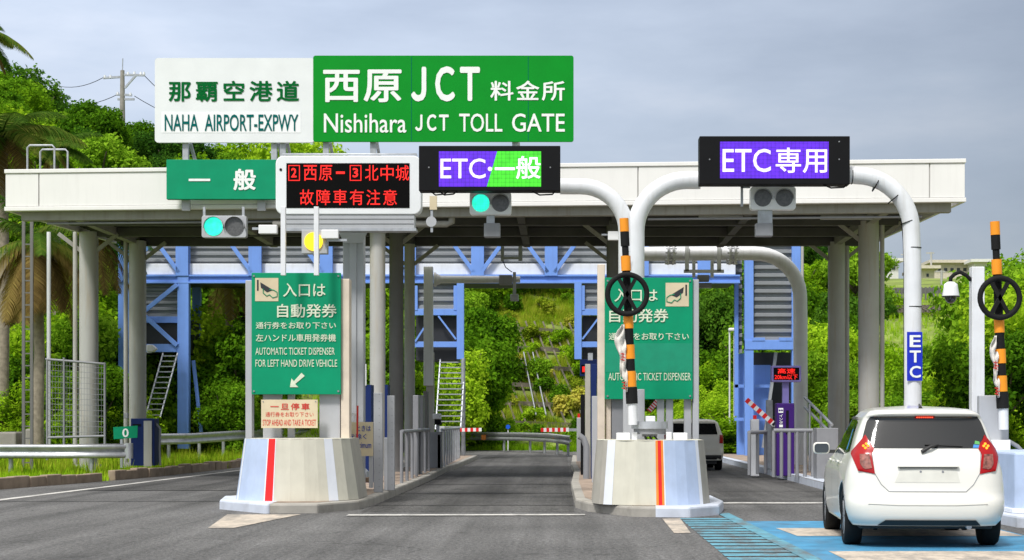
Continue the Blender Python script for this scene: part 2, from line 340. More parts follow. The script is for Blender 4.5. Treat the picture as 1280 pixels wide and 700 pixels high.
M['leaf_dry'] = leafmat('leaf_dry', (.16, .26, .012), (.36, .44, .03), (.62, .56, .10))
M['palm'] = leafmat('palm_leaf', (.035, .08, .012), (.08, .16, .02), (.20, .22, .04))
M['palmdry'] = leafmat('palm_dry', (.12, .08, .03), (.22, .15, .05), (.35, .26, .08))
M['soil'] = mat('soil_and_scrub', (.17, .23, .035), .95, var=.45, scale=.5, bump=.8, bscale=6, dirt=.75, dirtcol=(.20, .17, .07))
def asphalt(name, col, streak, blotch):
    m = bpy.data.materials.new(name); m.use_nodes = True; t = m.node_tree; n = t.nodes; l = t.links; b = n['Principled BSDF']; b.inputs['Roughness'].default_value = .82; b.inputs['Specular IOR Level'].default_value = .35
    co = n.new('ShaderNodeTexCoord')
    def nz_(sc, det, mp_=None, rough=.6):
        a = n.new('ShaderNodeTexNoise'); a.inputs['Scale'].default_value = sc; a.inputs['Detail'].default_value = det; a.inputs['Roughness'].default_value = rough
        if mp_: k = n.new('ShaderNodeMapping'); k.inputs['Scale'].default_value = mp_; l.new(co.outputs['Object'], k.inputs[0]); l.new(k.outputs[0], a.inputs['Vector'])
        else: l.new(co.outputs['Object'], a.inputs['Vector'])
        return a.outputs[0]
    def rng_(x, a, b_, c, d): r = n.new('ShaderNodeMapRange'); r.inputs[1].default_value = a; r.inputs[2].default_value = b_; r.inputs[3].default_value = c; r.inputs[4].default_value = d; l.new(x, r.inputs[0]); return r.outputs[0]
    def mul_(a, b_): k = n.new('ShaderNodeMath'); k.operation = 'MULTIPLY'; l.new(a, k.inputs[0]); l.new(b_, k.inputs[1]); return k.outputs[0]
    grain = rng_(nz_(24, 3, (1, .55, 1), .85), .34, .66, .50, 1.60)
    fine = rng_(nz_(14, 2, (1, .5, 1)), .3, .7, .86, 1.14)
    tyre = rng_(nz_(1.0, 4, (1.7, .05, 1)), .38, .68, 1.10, 1-streak)
    pat = rng_(nz_(.35, 5, (1, .6, 1)), .35, .65, 1+blotch*.5, 1-blotch)
    oil = rng_(nz_(1.1, 3, (1, .8, 1)), .64, .74, 1, .55)
    v_ = mul_(mul_(mul_(grain, fine), mul_(tyre, pat)), oil)
    # fine cracks
    vo = n.new('ShaderNodeTexVoronoi'); vo.feature = 'DISTANCE_TO_EDGE'; vo.inputs['Scale'].default_value = .42
    wp = n.new('ShaderNodeVectorMath'); wp.operation = 'ADD'; wn = n.new('ShaderNodeTexNoise'); wn.inputs['Scale'].default_value = 1.2; wn.inputs['Detail'].default_value = 6; l.new(co.outputs['Object'], wn.inputs['Vector'])
    l.new(co.outputs['Object'], wp.inputs[0]); l.new(wn.outputs['Color'], wp.inputs[1]); l.new(wp.outputs[0], vo.inputs['Vector'])
    ck = rng_(vo.outputs['Distance'], .0, .008, .45, 1); mask = rng_(nz_(.25, 2), .45, .55, 0, 1)
    mixc = n.new('ShaderNodeMix'); mixc.inputs[2].default_value = 1.0; l.new(mask, mixc.inputs[0]); l.new(ck, mixc.inputs[3]); v_ = mul_(v_, mixc.outputs[0])
    sc_ = n.new('ShaderNodeVectorMath'); sc_.operation = 'SCALE'; sc_.inputs[0].default_value = col; l.new(v_, sc_.inputs['Scale']); l.new(sc_.outputs[0], b.inputs['Base Color'])
    bp = n.new('ShaderNodeBump'); bp.inputs['Strength'].default_value = .9; bp.inputs['Distance'].default_value = .012; l.new(grain, bp.inputs['Height']); l.new(bp.outputs[0], b.inputs['Normal']); return m
M['asphalt'] = asphalt('asphalt', (.142, .139, .136), .42, .28)
M['lane_asphalt'] = asphalt('worn_lane_asphalt', (.105, .102, .098), .50, .35)

# ------------------------------------------------------------------ terrain
def height(X, Y):
    n = noise.noise(Vector((X*.05, Y*.05, 3.1)))*1.6
    st = 58 if X < -20 else 64
    hl = min(max(0, (Y-st)*.40), 12.8+4.3*(1-sst(-35, -29, X))-max(0, X+26)*.16)
    hm = min(max(0, (Y-86)*.43), 12.0)
    cap = 14.3 if X > 22 else 15.2
    hr = min(max(0, (Y-84)*.165), cap)
    a = sst(-14, -6, X); h = hl*(1-a)+hm*a; b = sst(8, 15, X); h = h*(1-b)+hr*b
    k = min(1, h/5)
    ver = 0.25*sst(-12.4, -15, X)*sst(30, 40, Y) if False else 0
    h += n*k*(1-.75*sst(130, 170, Y))
    bank = .9*sst(12, 22, abs(X+1))*sst(38, 50, Y)
    return h+bank
g = MB(); nx, ny = 150, 130
xs = [-260+520*i/(nx-1) for i in range(nx)]
xs = [x*(.25+.75*abs(x)/260) for x in xs]
ys = [-60+ 560*(j/(ny-1))**1.35 for j in range(ny)]
vs = [(x, y, height(x, y)-.006) for y in ys for x in xs]
g.smooth = True
g.add(vs, [(j*nx+i, j*nx+i+1, (j+1)*nx+i+1, (j+1)*nx+i) for j in range(ny-1) for i in range(nx-1)])
g.v += [(-2600, -600, -.5), (2600, -600, -.5), (2600, 2600, -.5), (-2600, 2600, -.5)]; b0 = len(g.v)-4
g.f.append([b0, b0+1, b0+2, b0+3]); g.mi.append(0); g.sm.append(False)
g.build('ground', M['soil'], kind='structure')

# road sheet
leftk = [(-16, -20), (-14, 10), (-12.5, 25), (-11.1, 34.5), (-10.4, 38.6), (-9.9, 42), (-9.6, 47), (-9.3, 54), (-8.6, 64), (-8.0, 80)]
r = MB(); r.add([(x, y, 0.0) for x, y in leftk]+[(22, 84, 0), (22, 72, 0), (13, 66, 0), (12, 40, 0), (14, 20, 0), (16, -20, 0)], [tuple(range(len(leftk)+5, -1, -1))])
r.build('road', M['asphalt'], kind='structure')
def sheet(name, polys, m, z):
    q = MB()
    for p in polys: q.add([(x, y, z) for x, y in p], [tuple(range(len(p)))])
    o = q.build(name, m, kind='structure')
    return o
sheet('lane_surface', [[(-3.0, 26), (.15, 26), (.12, 66), (-3.0, 66)], [(2.4, 29.5), (5.0, 29.5), (5.0, 66), (2.4, 66)], [(-9.2, 34), (-5.15, 34), (-5.15, 62), (-8.9, 62)]], M['lane_asphalt'], .004)
def strip(p0, p1, wd):
    d = Vector((p1[0]-p0[0], p1[1]-p0[1])).normalized(); n_ = Vector((-d.y, d.x))*wd/2
    return [(p0[0]-n_.x, p0[1]-n_.y), (p1[0]-n_.x, p1[1]-n_.y), (p1[0]+n_.x, p1[1]+n_.y), (p0[0]+n_.x, p0[1]+n_.y)]
jl = []
for py in (579, 594, 606, 617, 632):
    Y = G(0, py)[1]; jl.append(strip((-3.02, Y), (.15, Y), .10))
jl.append(strip((-30, 29.2), (-5.6, 29.4), .09)); jl.append(strip((-9.2, 34), (-5.2, 34), .08)); jl.append(strip((2.45, 33.5), (5.0, 33.5), .05))
sheet('pavement_joints', jl, M['joint'], .008)
sheet('edge_line', [[(-10.35, 14), (-10.15, 14), (-9.5, 30), (-9.7, 30)], [(-9.7, 30), (-9.5, 30), (-9.2, 37), (-9.36, 37)], [(-9.36, 37), (-9.2, 37), (-8.75, 48), (-8.9, 48)], [(-8.9, 48), (-8.75, 48), (-8.3, 62), (-8.45, 62)]], M['road_white'], .006)
sheet('stop_line', [[(-3.08, 24.85), (.3, 24.95), (.3, 25.3), (-3.08, 25.2)], [(2.5, 28.5), (4.95, 28.5), (4.95, 28.9), (2.5, 28.9)]], M['road_white'], .012)
sheet('nose_marking', [[(-4.47, 22.1), (-4.15, 22.1), (-3.78, 25.3), (-4.84, 25.3)], [(1.32, 21.1), (1.52, 21.1), (1.60, 24.2), (1.35, 24.2)]], M['road_cream'], .006)
sheet('blue_lane', [[(2.62, 8), (5.4, 8), (5.4, 23.6), (2.34, 23.6)]], M['road_blue'], .006)
sheet('blue_lane_edge', [[(2.45, 8), (2.60, 8), (2.40, 25.6), (2.22, 25.6)]], M['road_cyan'], .010)
sheet('lane_crossbars', [[(2.72, 20.5), (5.35, 20.5), (5.35, 22.0), (2.65, 22.0)], [(2.72, 16.6), (5.35, 16.6), (5.35, 18.1), (2.72, 18.1)], [(2.72, 12.8), (5.35, 12.8), (5.35, 14.2), (2.72, 14.2)]], M['road_cream'], .010)
hb = []; y = 10.0
while y < 24.2:
    hb.append([(1.60, y), (2.44, y), (2.42, y+.34), (1.60, y+.34)]); y += .50
sheet('rumble_bars', hb, M['road_cyan'], .006)

# islands
KH = .14
def island(poly, front, name='traffic_island'):
    q = MB(); n = len(poly); cx = sum(p[0] for p in poly)/n
    q.m = 0; q.prism(poly, -.05, KH)
    o = q.build(name, [M['kerb'], M['island_top']], bev=.03, kind='structure')
    pave = [(cx+(x-cx)*.84, y+(.3 if y < 40 else -.3)) for x, y in poly]
    t = MB(); t.add([(x, y, KH+.004) for x, y in pave], [tuple(range(len(pave)))]); t.build('island_paving', M['island_top'], kind='structure')
    f = MB(); f.prism(front, -.05, KH+.007); f.build('painted_kerb', M['kerb_white'], bev=.03, kind='structure')
island([(-5.45, 28.2), (-5.25, 26.9), (-4.35, 25.62), (-3.6, 25.7), (-3.12, 26.8), (-3.04, 28.2), (-3.0, 40), (-3.12, 47), (-3.02, 50), (-3.05, 62), (-4.95, 62), (-5.0, 31)],
       [(-5.46, 28.3), (-5.26, 26.88), (-4.36, 25.60), (-4.28, 25.61), (-4.25, 28.3)])
island([(.18, 27.4), (.35, 26.2), (.95, 24.75), (1.75, 24.6), (2.2, 25.2), (2.40, 26.6), (2.38, 30), (2.3, 62), (.30, 62), (.2, 50), (.26, 44), (.14, 35)],
       [(1.28, 24.67), (1.76, 24.59), (2.215, 25.19), (2.41, 26.6), (2.39, 28.5), (1.3, 28.5)])
island([(5.62, 24.5), (5.75, 22.3), (6.3, 21.2), (8.8, 21.2), (9.4, 24), (9.4, 64), (5.3, 64), (5.12, 50), (5.07, 35)],
       [(5.61, 24.6), (5.735, 22.28), (6.29, 21.18), (8.81, 21.18), (9.3, 23), (9.3, 24.6)])
f = MB(); f.add([(x, y, KH+.006) for x, y in [(5.07, 30), (5.4, 30), (5.4, 60), (5.17, 60)]], [(0, 1, 2, 3)])
f.add([(5.06, 34, .003), (5.06, 34, KH), (5.14, 58, KH), (5.14, 58, .003)], [(0, 1, 2, 3)]); f.build('kerb_line_paint', M['kerb_white'], kind='structure')

# left kerb of separate blocks
q = MB()
for i in range(1, len(leftk)-1):
    a = Vector((*leftk[i], 0)); b = Vector((*leftk[i+1], 0)); n_ = max(1, int((b-a).length/.62)); d = (b-a).normalized(); sd_ = Vector((-d.y, d.x, 0))
    for k in range(n_):
        if random.random() < .05: continue
        p0 = a+(b-a)*(k/n_); p1 = a+(b-a)*((k+.985)/n_); hh = .21+random.uniform(-.03, .04)
        o1 = sd_*random.uniform(-.02, .02)
        c0 = [p0+o1, p1+o1, p1+sd_*.18+o1, p0+sd_*.18+o1]; q.prism([(v.x, v.y) for v in c0], -.05, hh)
q.build('left_kerb', mat('old_kerb', (.33, .25, .18), .9, var=.25, scale=3, dirt=.6, dirtcol=(.12, .09, .06), bump=.4), kind='structure', bev=.02)

# ------------------------------------------------------------------ crash barriers on island noses
def nose(name, label, xb0, xb1, xt0, xt1, yf, depth, zb, zt, bands, grp):
    """bands: list of (fraction, material index, name) across the front, left to right"""
    root = thing(name, label, 'barrier', ((xb0+xb1)/2, yf+depth*.5, KH), grp)
    def pt(fr, top):
        th = pi*(1-fr_to_t(fr)); x0, x1 = (xt0, xt1) if top else (xb0, xb1); a = (x1-x0)/2; xc = (x0+x1)/2; b = depth*(.45 if top else .5)
        yfr = yf+(.08 if top else 0)
        return Vector((xc+a*cos(th), yfr+b*(1-sin(th)), zt if top else zb))
    def fr_to_t(fr): return 1-math.acos(max(-1, min(1, 2*fr-1)))/pi
    mats = [M['bar_beige'], M['bar_blue'], M['bar_white'], M['red'], M['orange'], M['bar_grey'], M['black']]
    byname = {}
    for i in range(len(bands)-1):
        f0, mi, nm = bands[i]; f1 = bands[i+1][0]
        q = byname.setdefault(nm if nm == 'shell' else (nm, i), MB()); q.m = mi
        off = Vector((0, -.004 if nm != 'shell' else 0, 0))
        q.add([pt(f0, 0)+off, pt(f1, 0)+off, pt(f1, 1)+off, pt(f0, 1)+off], [(0, 1, 2, 3)])
    sh = byname['shell']; sh.m = 5
    # straight flanks, back and lid
    for fr in (0, 1):
        a, b = pt(fr, 0), pt(fr, 1); a2 = a+Vector((0, 1.2, 0)); b2 = b+Vector((0, 1.2, 0)); sh.add([a, a2, b2, b], [(0, 1, 2, 3)])
    top = [pt(i/24, 1) for i in range(25)]; top += [top[-1]+Vector((0, 1.2, 0)), top[0]+Vector((0, 1.2, 0))]
    sh.m = 0; sh.add([v-Vector((0, 0, .002)) for v in top], [tuple(range(len(top)))])
    a, b = pt(0, 0)+Vector((0, 1.2, 0)), pt(1, 0)+Vector((0, 1.2, 0)); c_, d_ = pt(1, 1)+Vector((0, 1.2, 0)), pt(0, 1)+Vector((0, 1.2, 0)); sh.add([a, b, c_, d_], [(0, 1, 2, 3)])
    for nm, q in byname.items(): q.build(nm if nm == 'shell' else nm[0], mats, root)
    return root
lb = [(0, 1, 'shell'), (.035, 2, 'white_edge'), (.05, 1, 'shell'), (.12, 1, 'shell'), (.19, 1, 'shell'), (.285, 2, 'white_edge'), (.295, 3, 'red_stripe'), (.36, 2, 'white_edge'), (.368, 0, 'shell'), (.5, 0, 'shell'), (.62, 0, 'shell'), (.73, 0, 'shell'), (.80, 2, 'white_edge'), (.87, 0, 'shell'), (.94, 0, 'shell'), (1.0, 0, 'shell')]
NL = nose('crash_barrier', 'tapered barrier on the left island nose with a plain red stripe', -5.05, -3.16, -4.92, -3.30, 26.35, 1.5, KH+.006, 1.08, lb, 'crash barriers on the toll island noses')
mb_ = [(0, 5, 'shell'), (.05, 5, 'shell'), (.085, 2, 'white_edge'), (.155, 0, 'shell'), (.34, 0, 'shell'), (.52, 4, 'orange_stripe'), (.54, 3, 'red_stripe'), (.57, 4, 'orange_stripe'), (.59, 2, 'white_edge'), (.60, 1, 'shell'), (.70, 1, 'shell'), (.79, 1, 'shell'), (.895, 2, 'white_edge'), (.925, 5, 'shell'), (1.0, 5, 'shell')]
NM = nose('crash_barrier', 'tapered barrier on the middle island nose with orange and red stripe', .42, 2.14, .50, 2.05, 25.05, 1.5, KH+.006, 1.07, mb_, 'crash barriers on the toll island noses')
rb = thing('crash_barrier', 'pale blue barrier at the right edge beside the white hatchback', 'barrier', (7.3, 24, KH), 'crash barriers on the toll island noses')
q = MB(); q.prism([(5.86, 22.9), (6.3, 22.5), (8.6, 22.5), (9.0, 23), (9.0, 25.4), (5.8, 25.4)], KH+.008, .94); q.build('shell', M['bar_blue'], rb, bev=.03)
q = MB(); q.prism([(5.82, 22.86), (6.28, 22.44), (8.62, 22.44), (9.04, 22.98), (9.04, 25.44), (5.76, 25.44)], KH+.009, .21); q.build('white_edge', M['bar_white'], rb, bev=.01)
# torn black gap on the left barrier
q = MB(); q.plate([(-3.62, .17), (-3.44, .18), (-3.6, .42)], 26.62, 26.66); q.build('torn_edge', M['black'], NL)

# ------------------------------------------------------------------ toll canopy
XL, XR = -12.26, 8.44
def cfy(x): return 38.6+(x-XL)*(37.0-38.6)/(XR-XL)      # the front stands slightly askew
def cby(x): return 47.9
CB, CT, BK = 5.95, 6.86, 6.2
can = thing('toll_canopy', 'long flat toll plaza canopy with white panelled front edge on round columns', 'canopy', ((XL+XR)/2, 43, 0))
seams = [-12.26]+[-11.5+i*3.27 for i in range(6)]+[7.7, XR]
for i in range(len(seams)-1):
    a, b = seams[i]+.012, seams[i+1]-.012
    q = MB(); ya, yb = cfy(a), cfy(b)
    for z0, z1 in ((CB+.10, CT-.09),):
        q.add([(a, ya, z0), (b, yb, z0), (b, yb, z1), (a, ya, z1), (a, ya+.08, z0), (b, yb+.08, z0), (b, yb+.08, z1), (a, ya+.08, z1)],
              [(0, 1, 2, 3), (7, 6, 5, 4), (0, 4, 5, 1), (2, 6, 7, 3), (0, 3, 7, 4), (1, 5, 6, 2)])
    q.build('fascia_panel', M['panel'], can, bev=.008)
q = MB()
def slab(q, x0, x1, dy0, dy1, z0, z1):
    ya, yb = cfy(x0), cfy(x1)
    q.add([(x0, ya+dy0, z0), (x1, yb+dy0, z0), (x1, yb+dy1, z0), (x0, ya+dy1, z0), (x0, ya+dy0, z1), (x1, yb+dy0, z1), (x1, yb+dy1, z1), (x0, ya+dy1, z1)],
          [(0, 3, 2, 1), (4, 5, 6, 7), (0, 1, 5, 4), (1, 2, 6, 5), (2, 3, 7, 6), (3, 0, 4, 7)])
slab(q, XL-.01, XR+.01, -.03, .30, CT-.085, CT); q.build('top_cap', M['panel'], can, bev=.01)
q = MB(); slab(q, XL-.01, XR+.01, -.03, .14, CB, CB+.09); q.build('bottom_trim', M['panel'], can, bev=.01)
q = MB(); slab(q, XL+.02, XR-.02, .04, .16, CB+.05, CT-.05); q.build('fascia_backing', M['panel_trim'], can)
for sgn, X in ((1, XL), (-1, XR)):       # side fascia: the bottom edge climbs to the back
    q = MB(); y0, y1 = cfy(X)+.12, cby(X); x0, x1 = sorted((X, X+sgn*.08)); zb = BK-.02
    q.add([(x0, y0, CB), (x1, y0, CB), (x1, y1, zb), (x0, y1, zb), (x0, y0, CT), (x1, y0, CT), (x1, y1, CT-.1), (x0, y1, CT-.1)],
          [(0, 3, 2, 1), (4, 5, 6, 7), (0, 1, 5, 4), (1, 2, 6, 5), (2, 3, 7, 6), (3, 0, 4, 7)]); q.build('side_panel', M['panel'], can)
q = MB(); slab(q, XL+.30, XR-.25, .20, .42, 5.76, CB+.3); q.build('front_beam', M['beam'], can, bev=.01)
q = MB(); q.box(XL+.6, XR-.6, 47.5, 47.8, 6.18, 6.5); q.build('rear_beam', M['beam'], can)
# ribbed underside deck
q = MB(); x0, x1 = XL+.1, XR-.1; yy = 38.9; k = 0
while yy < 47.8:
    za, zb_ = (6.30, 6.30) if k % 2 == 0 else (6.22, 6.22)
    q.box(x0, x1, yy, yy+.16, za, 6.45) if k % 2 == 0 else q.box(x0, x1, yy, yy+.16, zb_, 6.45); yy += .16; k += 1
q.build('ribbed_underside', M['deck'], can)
q = MB(); q.box(XL+.09, XR-.09, 39.0, 47.7, 6.5, CT-.12); q.build('roof_deck', M['beam'], can)
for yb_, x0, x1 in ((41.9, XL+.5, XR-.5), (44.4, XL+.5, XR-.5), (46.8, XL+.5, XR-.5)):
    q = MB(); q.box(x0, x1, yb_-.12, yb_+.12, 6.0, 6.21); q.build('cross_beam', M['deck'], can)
for xb in (-11.35, -7.8, -4.05, -1.0, 1.2, 4.2, 7.25):
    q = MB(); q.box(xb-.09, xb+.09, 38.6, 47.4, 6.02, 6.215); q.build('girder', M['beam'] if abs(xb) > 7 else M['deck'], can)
# columns : px centre, scale, radius
def column(px, s, r, m, z1=6.1, sq=False, pipe=None, wd=None):
    x = (px-VX)/s; yv = F/s; q = MB()
    if sq: q.box(x-wd/2, x+wd/2, yv, yv+.25, 0, z1)
    else: q.cyl((x, yv, -.1), (x, yv, z1), r, n=24); q.cyl((x, yv, -.1), (x, yv, .25), r+.08, r+.08, n=24)
    o = q.build('column', m, can, bev=.01 if sq else 0)
    if not sq:
        b = MB()
        for dx, dz in ((-.75, .0), (.75, 0)): b.bar((x, yv, z1-.62), (x+dx, yv-.05, z1-.04), .09, .09)
        b.build('bracket', M['beam'], o)
    if pipe is not None:
        b = MB(); b.cyl((x+pipe, yv-.05, 0), (x+pipe, yv-.05, z1), .055, n=10); b.build('downpipe', M['column'], o)
    return o
column(111, 49.6, .235, M['column'], pipe=-.33); column(172, 47.3, .225, M['column'], pipe=-.30)
column(1086, 52.5, .25, M['column'], pipe=.31); column(1046, 47.0, .235, M['column'], pipe=.27)
column(472, 57, .17, M['column'], z1=6.0); column(495.5, 52.5, .17, M['column_dark']); column(512, 47.5, .14, M['column'], z1=6.0)
column(767, 52.5, .17, M['column_dark']); column(767, 47.3, .15, M['column_dark'])
# thin lattice mast at the left end and pipework below the canopy
t = thing('lattice_mast', 'thin pair of grey posts with rungs near the left end of the canopy', 'mast', (-13.27, 43.5, 0))
q = MB(); q.box(-13.4, -13.33, 43.5, 43.56, 0, 6.3); q.box(-13.2, -13.13, 43.5, 43.56, 0, 6.3); q.build('post', M['column_dark'], t)
for z in range(1, 20): q = MB(); q.box(-13.33, -13.2, 43.51, 43.55, z*.3, z*.3+.03); q.build('rung', M['column_dark'], t)
q = MB()
a = P(345, 292, 57); q.tube([(a.x, 38.2, 5.62), (P(560, 0, 57).x, 38.2, 5.62), (P(566, 0, 57).x, 38.2, 5.66), (P(566, 0, 57).x, 38.2, 5.95)], .075, n=10)
tag(q.build('drain_pipe', M['beam'], org=(a.x, 38.2, 5.6)), 'rusty grey pipe running below the canopy behind the dot matrix board', 'pipe')
# roof access hoop rail
t = thing('roof_rail', 'bent grey hoop handrail at the left end of the canopy roof', 'handrail', (-11.6, 38.9, CT))
for dy in (0, .6):
    q = MB(); x0 = P(29 if dy == 0 else 35, 0, 57).x; x1 = P(63 if dy == 0 else 70, 0, 57).x; zt = CT+.58
    q.tube([(x0, 38.9+dy, CT-.05), (x0, 38.9+dy, zt-.05), (x0+.05, 38.9+dy, zt), (x1-.05, 38.9+dy, zt), (x1, 38.9+dy, zt-.05), (x1, 38.9+dy, CT-.05)], .022, n=8); q.build('hoop', M['galv'], t)

# ------------------------------------------------------------------ blue steel footbridge behind
S = 36.0; Y0 = F/S
br = thing('service_footbridge', 'long pale blue steel service bridge with corrugated cladding behind the toll canopy', 'bridge', (-4, Y0, 0))
def bx(name, m, a, b, c, d, s=S, dep=.2, dy=0.0, parent=None, bev=.008):
    q = MB(); q.pbox(a, b, c, d, s, dep, dy); return q.build(name, m, parent or br, bev=bev)
def corr(name, m, x0, x1, z0, z1, yv, step, parent=None, vertical=False, dep=.10):
    """horizontal corrugations as real folded sheet"""
    q = MB(); n = max(1, int(round((z1-z0)/step))); h = (z1-z0)/n; prof = []
    for i in range(n):
        z = z0+i*h; prof += [(z, yv), (z+h*.35, yv), (z+h*.5, yv+dep), (z+h*.85, yv+dep)]
    prof.append((z1, yv)); vs = [(x0, y_, z_) for z_, y_ in prof]+[(x1, y_, z_) for z_, y_ in prof]; k = len(prof)
    q.add(vs, [(i, i+1, k+i+1, k+i) for i in range(k-1)])
    q.box(x0, x1, yv+dep+.004, yv+dep+.04, z0, z1)
    return q.build(name, m, parent or br)
zt = 8.3
xa, xb_ = P(150, 0, S).x, P(1000, 0, S).x
corr('deck_cladding', M['clad'], xa+.1, P(920, 0, S).x, P(0, 334, S).z, zt, Y0+.35, .24, dep=.07)
q = MB(); q.box(xa+.1, P(920, 0, S).x, Y0+.15, Y0+.32, P(0, 343, S).z, P(0, 329, S).z); q.build('white_parapet', M['clad_white'], br, bev=.02)
q = MB(); q.box(xa, P(925, 0, S).x, Y0-.05, Y0+.18, P(0, 354, S).z, P(0, 352, S).z); q.box(xa, P(925, 0, S).x, Y0-.05, Y0+.18, P(0, 345.5, S).z, P(0, 343.5, S).z); q.box(xa, P(925, 0, S).x, Y0+.03, Y0+.10, P(0, 352, S).z, P(0, 345.5, S).z)
q.build('edge_beam', M['blue'], br)
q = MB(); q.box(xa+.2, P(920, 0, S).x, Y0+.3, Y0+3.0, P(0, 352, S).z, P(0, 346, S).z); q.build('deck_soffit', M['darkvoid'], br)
q = MB(); q.box(xa+.2, P(920, 0, S).x, Y0+3.0, Y0+3.1, P(0, 352, S).z, zt); q.build('rear_wall', M['clad'], br)
for px in (228, 319, 408, 512, 597, 689, 803, 880):
    q = MB(); q.pbox(px-8, px+8, 250, 345, S, .16, -.08); q.build('deck_post', M['blue'], br, bev=.01)
    for sg in ((-1, 1) if px in (597, 689) else (-1,)):
        if px < 880:
            a = P(px+sg*4, 341, S); b = P(px+sg*31, 304, S); q = MB(); q.bar((a.x, Y0-.03, a.z), (b.x-(0), Y0-.03, b.z), .14, .1); q.build('knee_brace', M['blue'], br, bev=.01)
# left stair tower
for a, b in ((148, 162), (222, 236)):
    bx('post', M['blue'], a, b, 250, 561, S, .32, -.04)
bx('post', M['blue'], 240, 250, 352, 561, 34.5, .3)
q = MB(); a, b = P(162, 0, S).x, P(222, 0, S).x
corr('tower_cladding', M['clad'], a, b, P(0, 395, S).z, P(0, 354, S).z, Y0+.3, .25)
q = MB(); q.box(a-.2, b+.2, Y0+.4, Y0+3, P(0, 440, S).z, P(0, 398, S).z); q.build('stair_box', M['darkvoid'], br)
bx('beam', M['blue'], 162, 222, 395, 403, S, .1, .25); bx('beam', M['blue'], 162, 222, 430, 440, S, .2, .0)
for p0, p1 in (((165, 402), (222, 356)), ((222, 432), (165, 380)), ((150, 352), (190, 303))):
    u = P(*p0, S); v = P(*p1, S); q = MB(); q.bar((u.x, Y0-.08, u.z), (v.x, Y0-.08, v.z), .15, .08); q.build('brace', M['blue'], br, bev=.01)
for p0, p1 in (((238, 450), (248, 540)),):
    u = P(*p0, S); v = P(*p1, S); q = MB(); q.bar((u.x, Y0+.5, u.z), (v.x, Y0+.5, v.z), .12, .08); q.build('brace', M['blue'], br)
def ladder(name, p_bot, p_top, wd, s, n, m, parent=None, label=None, dyt=1.2, dyr=None):
    a = P(*p_bot, s); b = P(*p_top, s); b.y += dyt
    root = parent or thing(name, label, 'ladder', tuple(a))
    for sg in (-1, 1):
        q = MB(); o = Vector((sg*wd/2, 0, 0)); q.bar(a+o, b+o, .04, .08); q.build('stringer', m, root)
    for i in range(n):
        p = a.lerp(b, (i+.5)/n); q = MB(); q.box(p.x-wd/2, p.x+wd/2, p.y-.08, p.y+.08, p.z-.018, p.z+.018); q.build('tread', m, root)
    return root
ladder('steep_ladder', (191, 522), (203, 440), .50, 37, 12, M['galv'], None, 'steep metal ladder under the left tower of the blue bridge')
ladder('steep_ladder', (560, 537), (563, 448), .86, 36.5, 13, M['galv'], None, 'wide steep metal ladder hanging beside the centre island under the bridge')
# two hanging landings left and right of the road opening
for (a, b, pa, pb, lab) in ((518, 571, 571, 580, 0), (727, 760, 718, 727, 1)):
    corr('landing_cladding', M['clad'], P(a+4, 0, S).x, P(b-2, 0, S).x, P(0, 386, S).z, P(0, 355, S).z, Y0+.1, .25)
    bx('landing_beam', M['blue'], a, b, 386, 394, S, .15); bx('landing_beam', M['blue'], a, b, 427, 434, S, .15)
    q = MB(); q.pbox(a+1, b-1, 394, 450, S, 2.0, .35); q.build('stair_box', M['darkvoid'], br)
    bx('hanger_post', M['blue'], pa, pb, 354, 449, S, .2, -.05)
    bx('side_plate', M['blue'], a, a+4, 357, 388, S, .2, -.02); bx('side_plate', M['blue'], b-4, b, 357, 388, S, .2, -.02)
    if lab == 0: u, v = P(548, 395, S), P(570, 424, S)
    else: u, v = P(750, 395, S), P(728, 424, S)
    q = MB(); q.bar((u.x, Y0-.02, u.z), (v.x, Y0-.02, v.z), .06, .06); q.build('tie', M['blue'], br)
    if lab == 0:
        u, v = P(519, 427, S), P(530, 410, S); q = MB(); q.bar((u.x, Y0-.02, u.z), (v.x, Y0-.02, v.z), .06, .06); q.build('tie', M['blue'], br)
q = MB(); x = P(579, 0, S).x; q.cyl((x, Y0, KH), (x, Y0, P(0, 448, S).z), .075, n=14); q.cyl((x, Y0, KH), (x, Y0, KH+.35), .085, n=14); q.build('steel_post', M['galv'], br)
# right tower
T = thing('stair_tower', 'blue steel stair tower with grey louvred cladding right of the middle sign', 'tower', (P(960, 0, S).x, Y0, 0))
corr('louvre_cladding', M['clad'], P(942, 0, S).x, P(990, 0, S).x, P(0, 425, S).z, zt, Y0+.12, .28, T, dep=.14)
corr('side_louvre', M['clad'], P(922, 0, S).x, P(931, 0, S).x, P(0, 440, S).z, zt, Y0+.9, .28, T, dep=.14)
for a, b, c, d, dy, dp in ((931, 942, 250, 590, 0, .3), (990, 1001, 250, 585, 0, .3), (921, 926, 352, 520, .8, .2)):
    q = MB(); q.pbox(a, b, c, d, S, dp, dy); q.build('post', M['blue'], T, bev=.01)
q = MB(); q.pbox(931, 1000, 425, 437, S, .3, -.03); q.build('beam', M['blue'], T, bev=.01)
q = MB(); q.pbox(940, 956, 422, 426, S, .3, -.05); q.build('bracket', M['blue'], T); q = MB(); q.pbox(974, 990, 422, 426, S, .3, -.05); q.build('bracket', M['blue'], T)
q = MB(); q.pbox(926, 945, 440, 590, S, .1, 1.4); q.build('lower_wall', M['blue'], T)
q = MB(); q.pbox(945, 968, 455, 590, S, .1, 1.1); q.build('lower_wall', M['blue'], T)
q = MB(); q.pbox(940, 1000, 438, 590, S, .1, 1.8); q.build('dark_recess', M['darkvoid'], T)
for pz in (480, 522): q = MB(); q.pbox(921, 968, pz, pz+4, S, .1, .8); q.build('cross_rail', M['blue'], T)
q = MB(); u = P(972, 440, S); v = P(956, 560, S); q.bar((u.x, Y0+.5, u.z), (v.x, Y0+.5, v.z), .1, .2); q.build('stair_stringer', M['galv'], T)
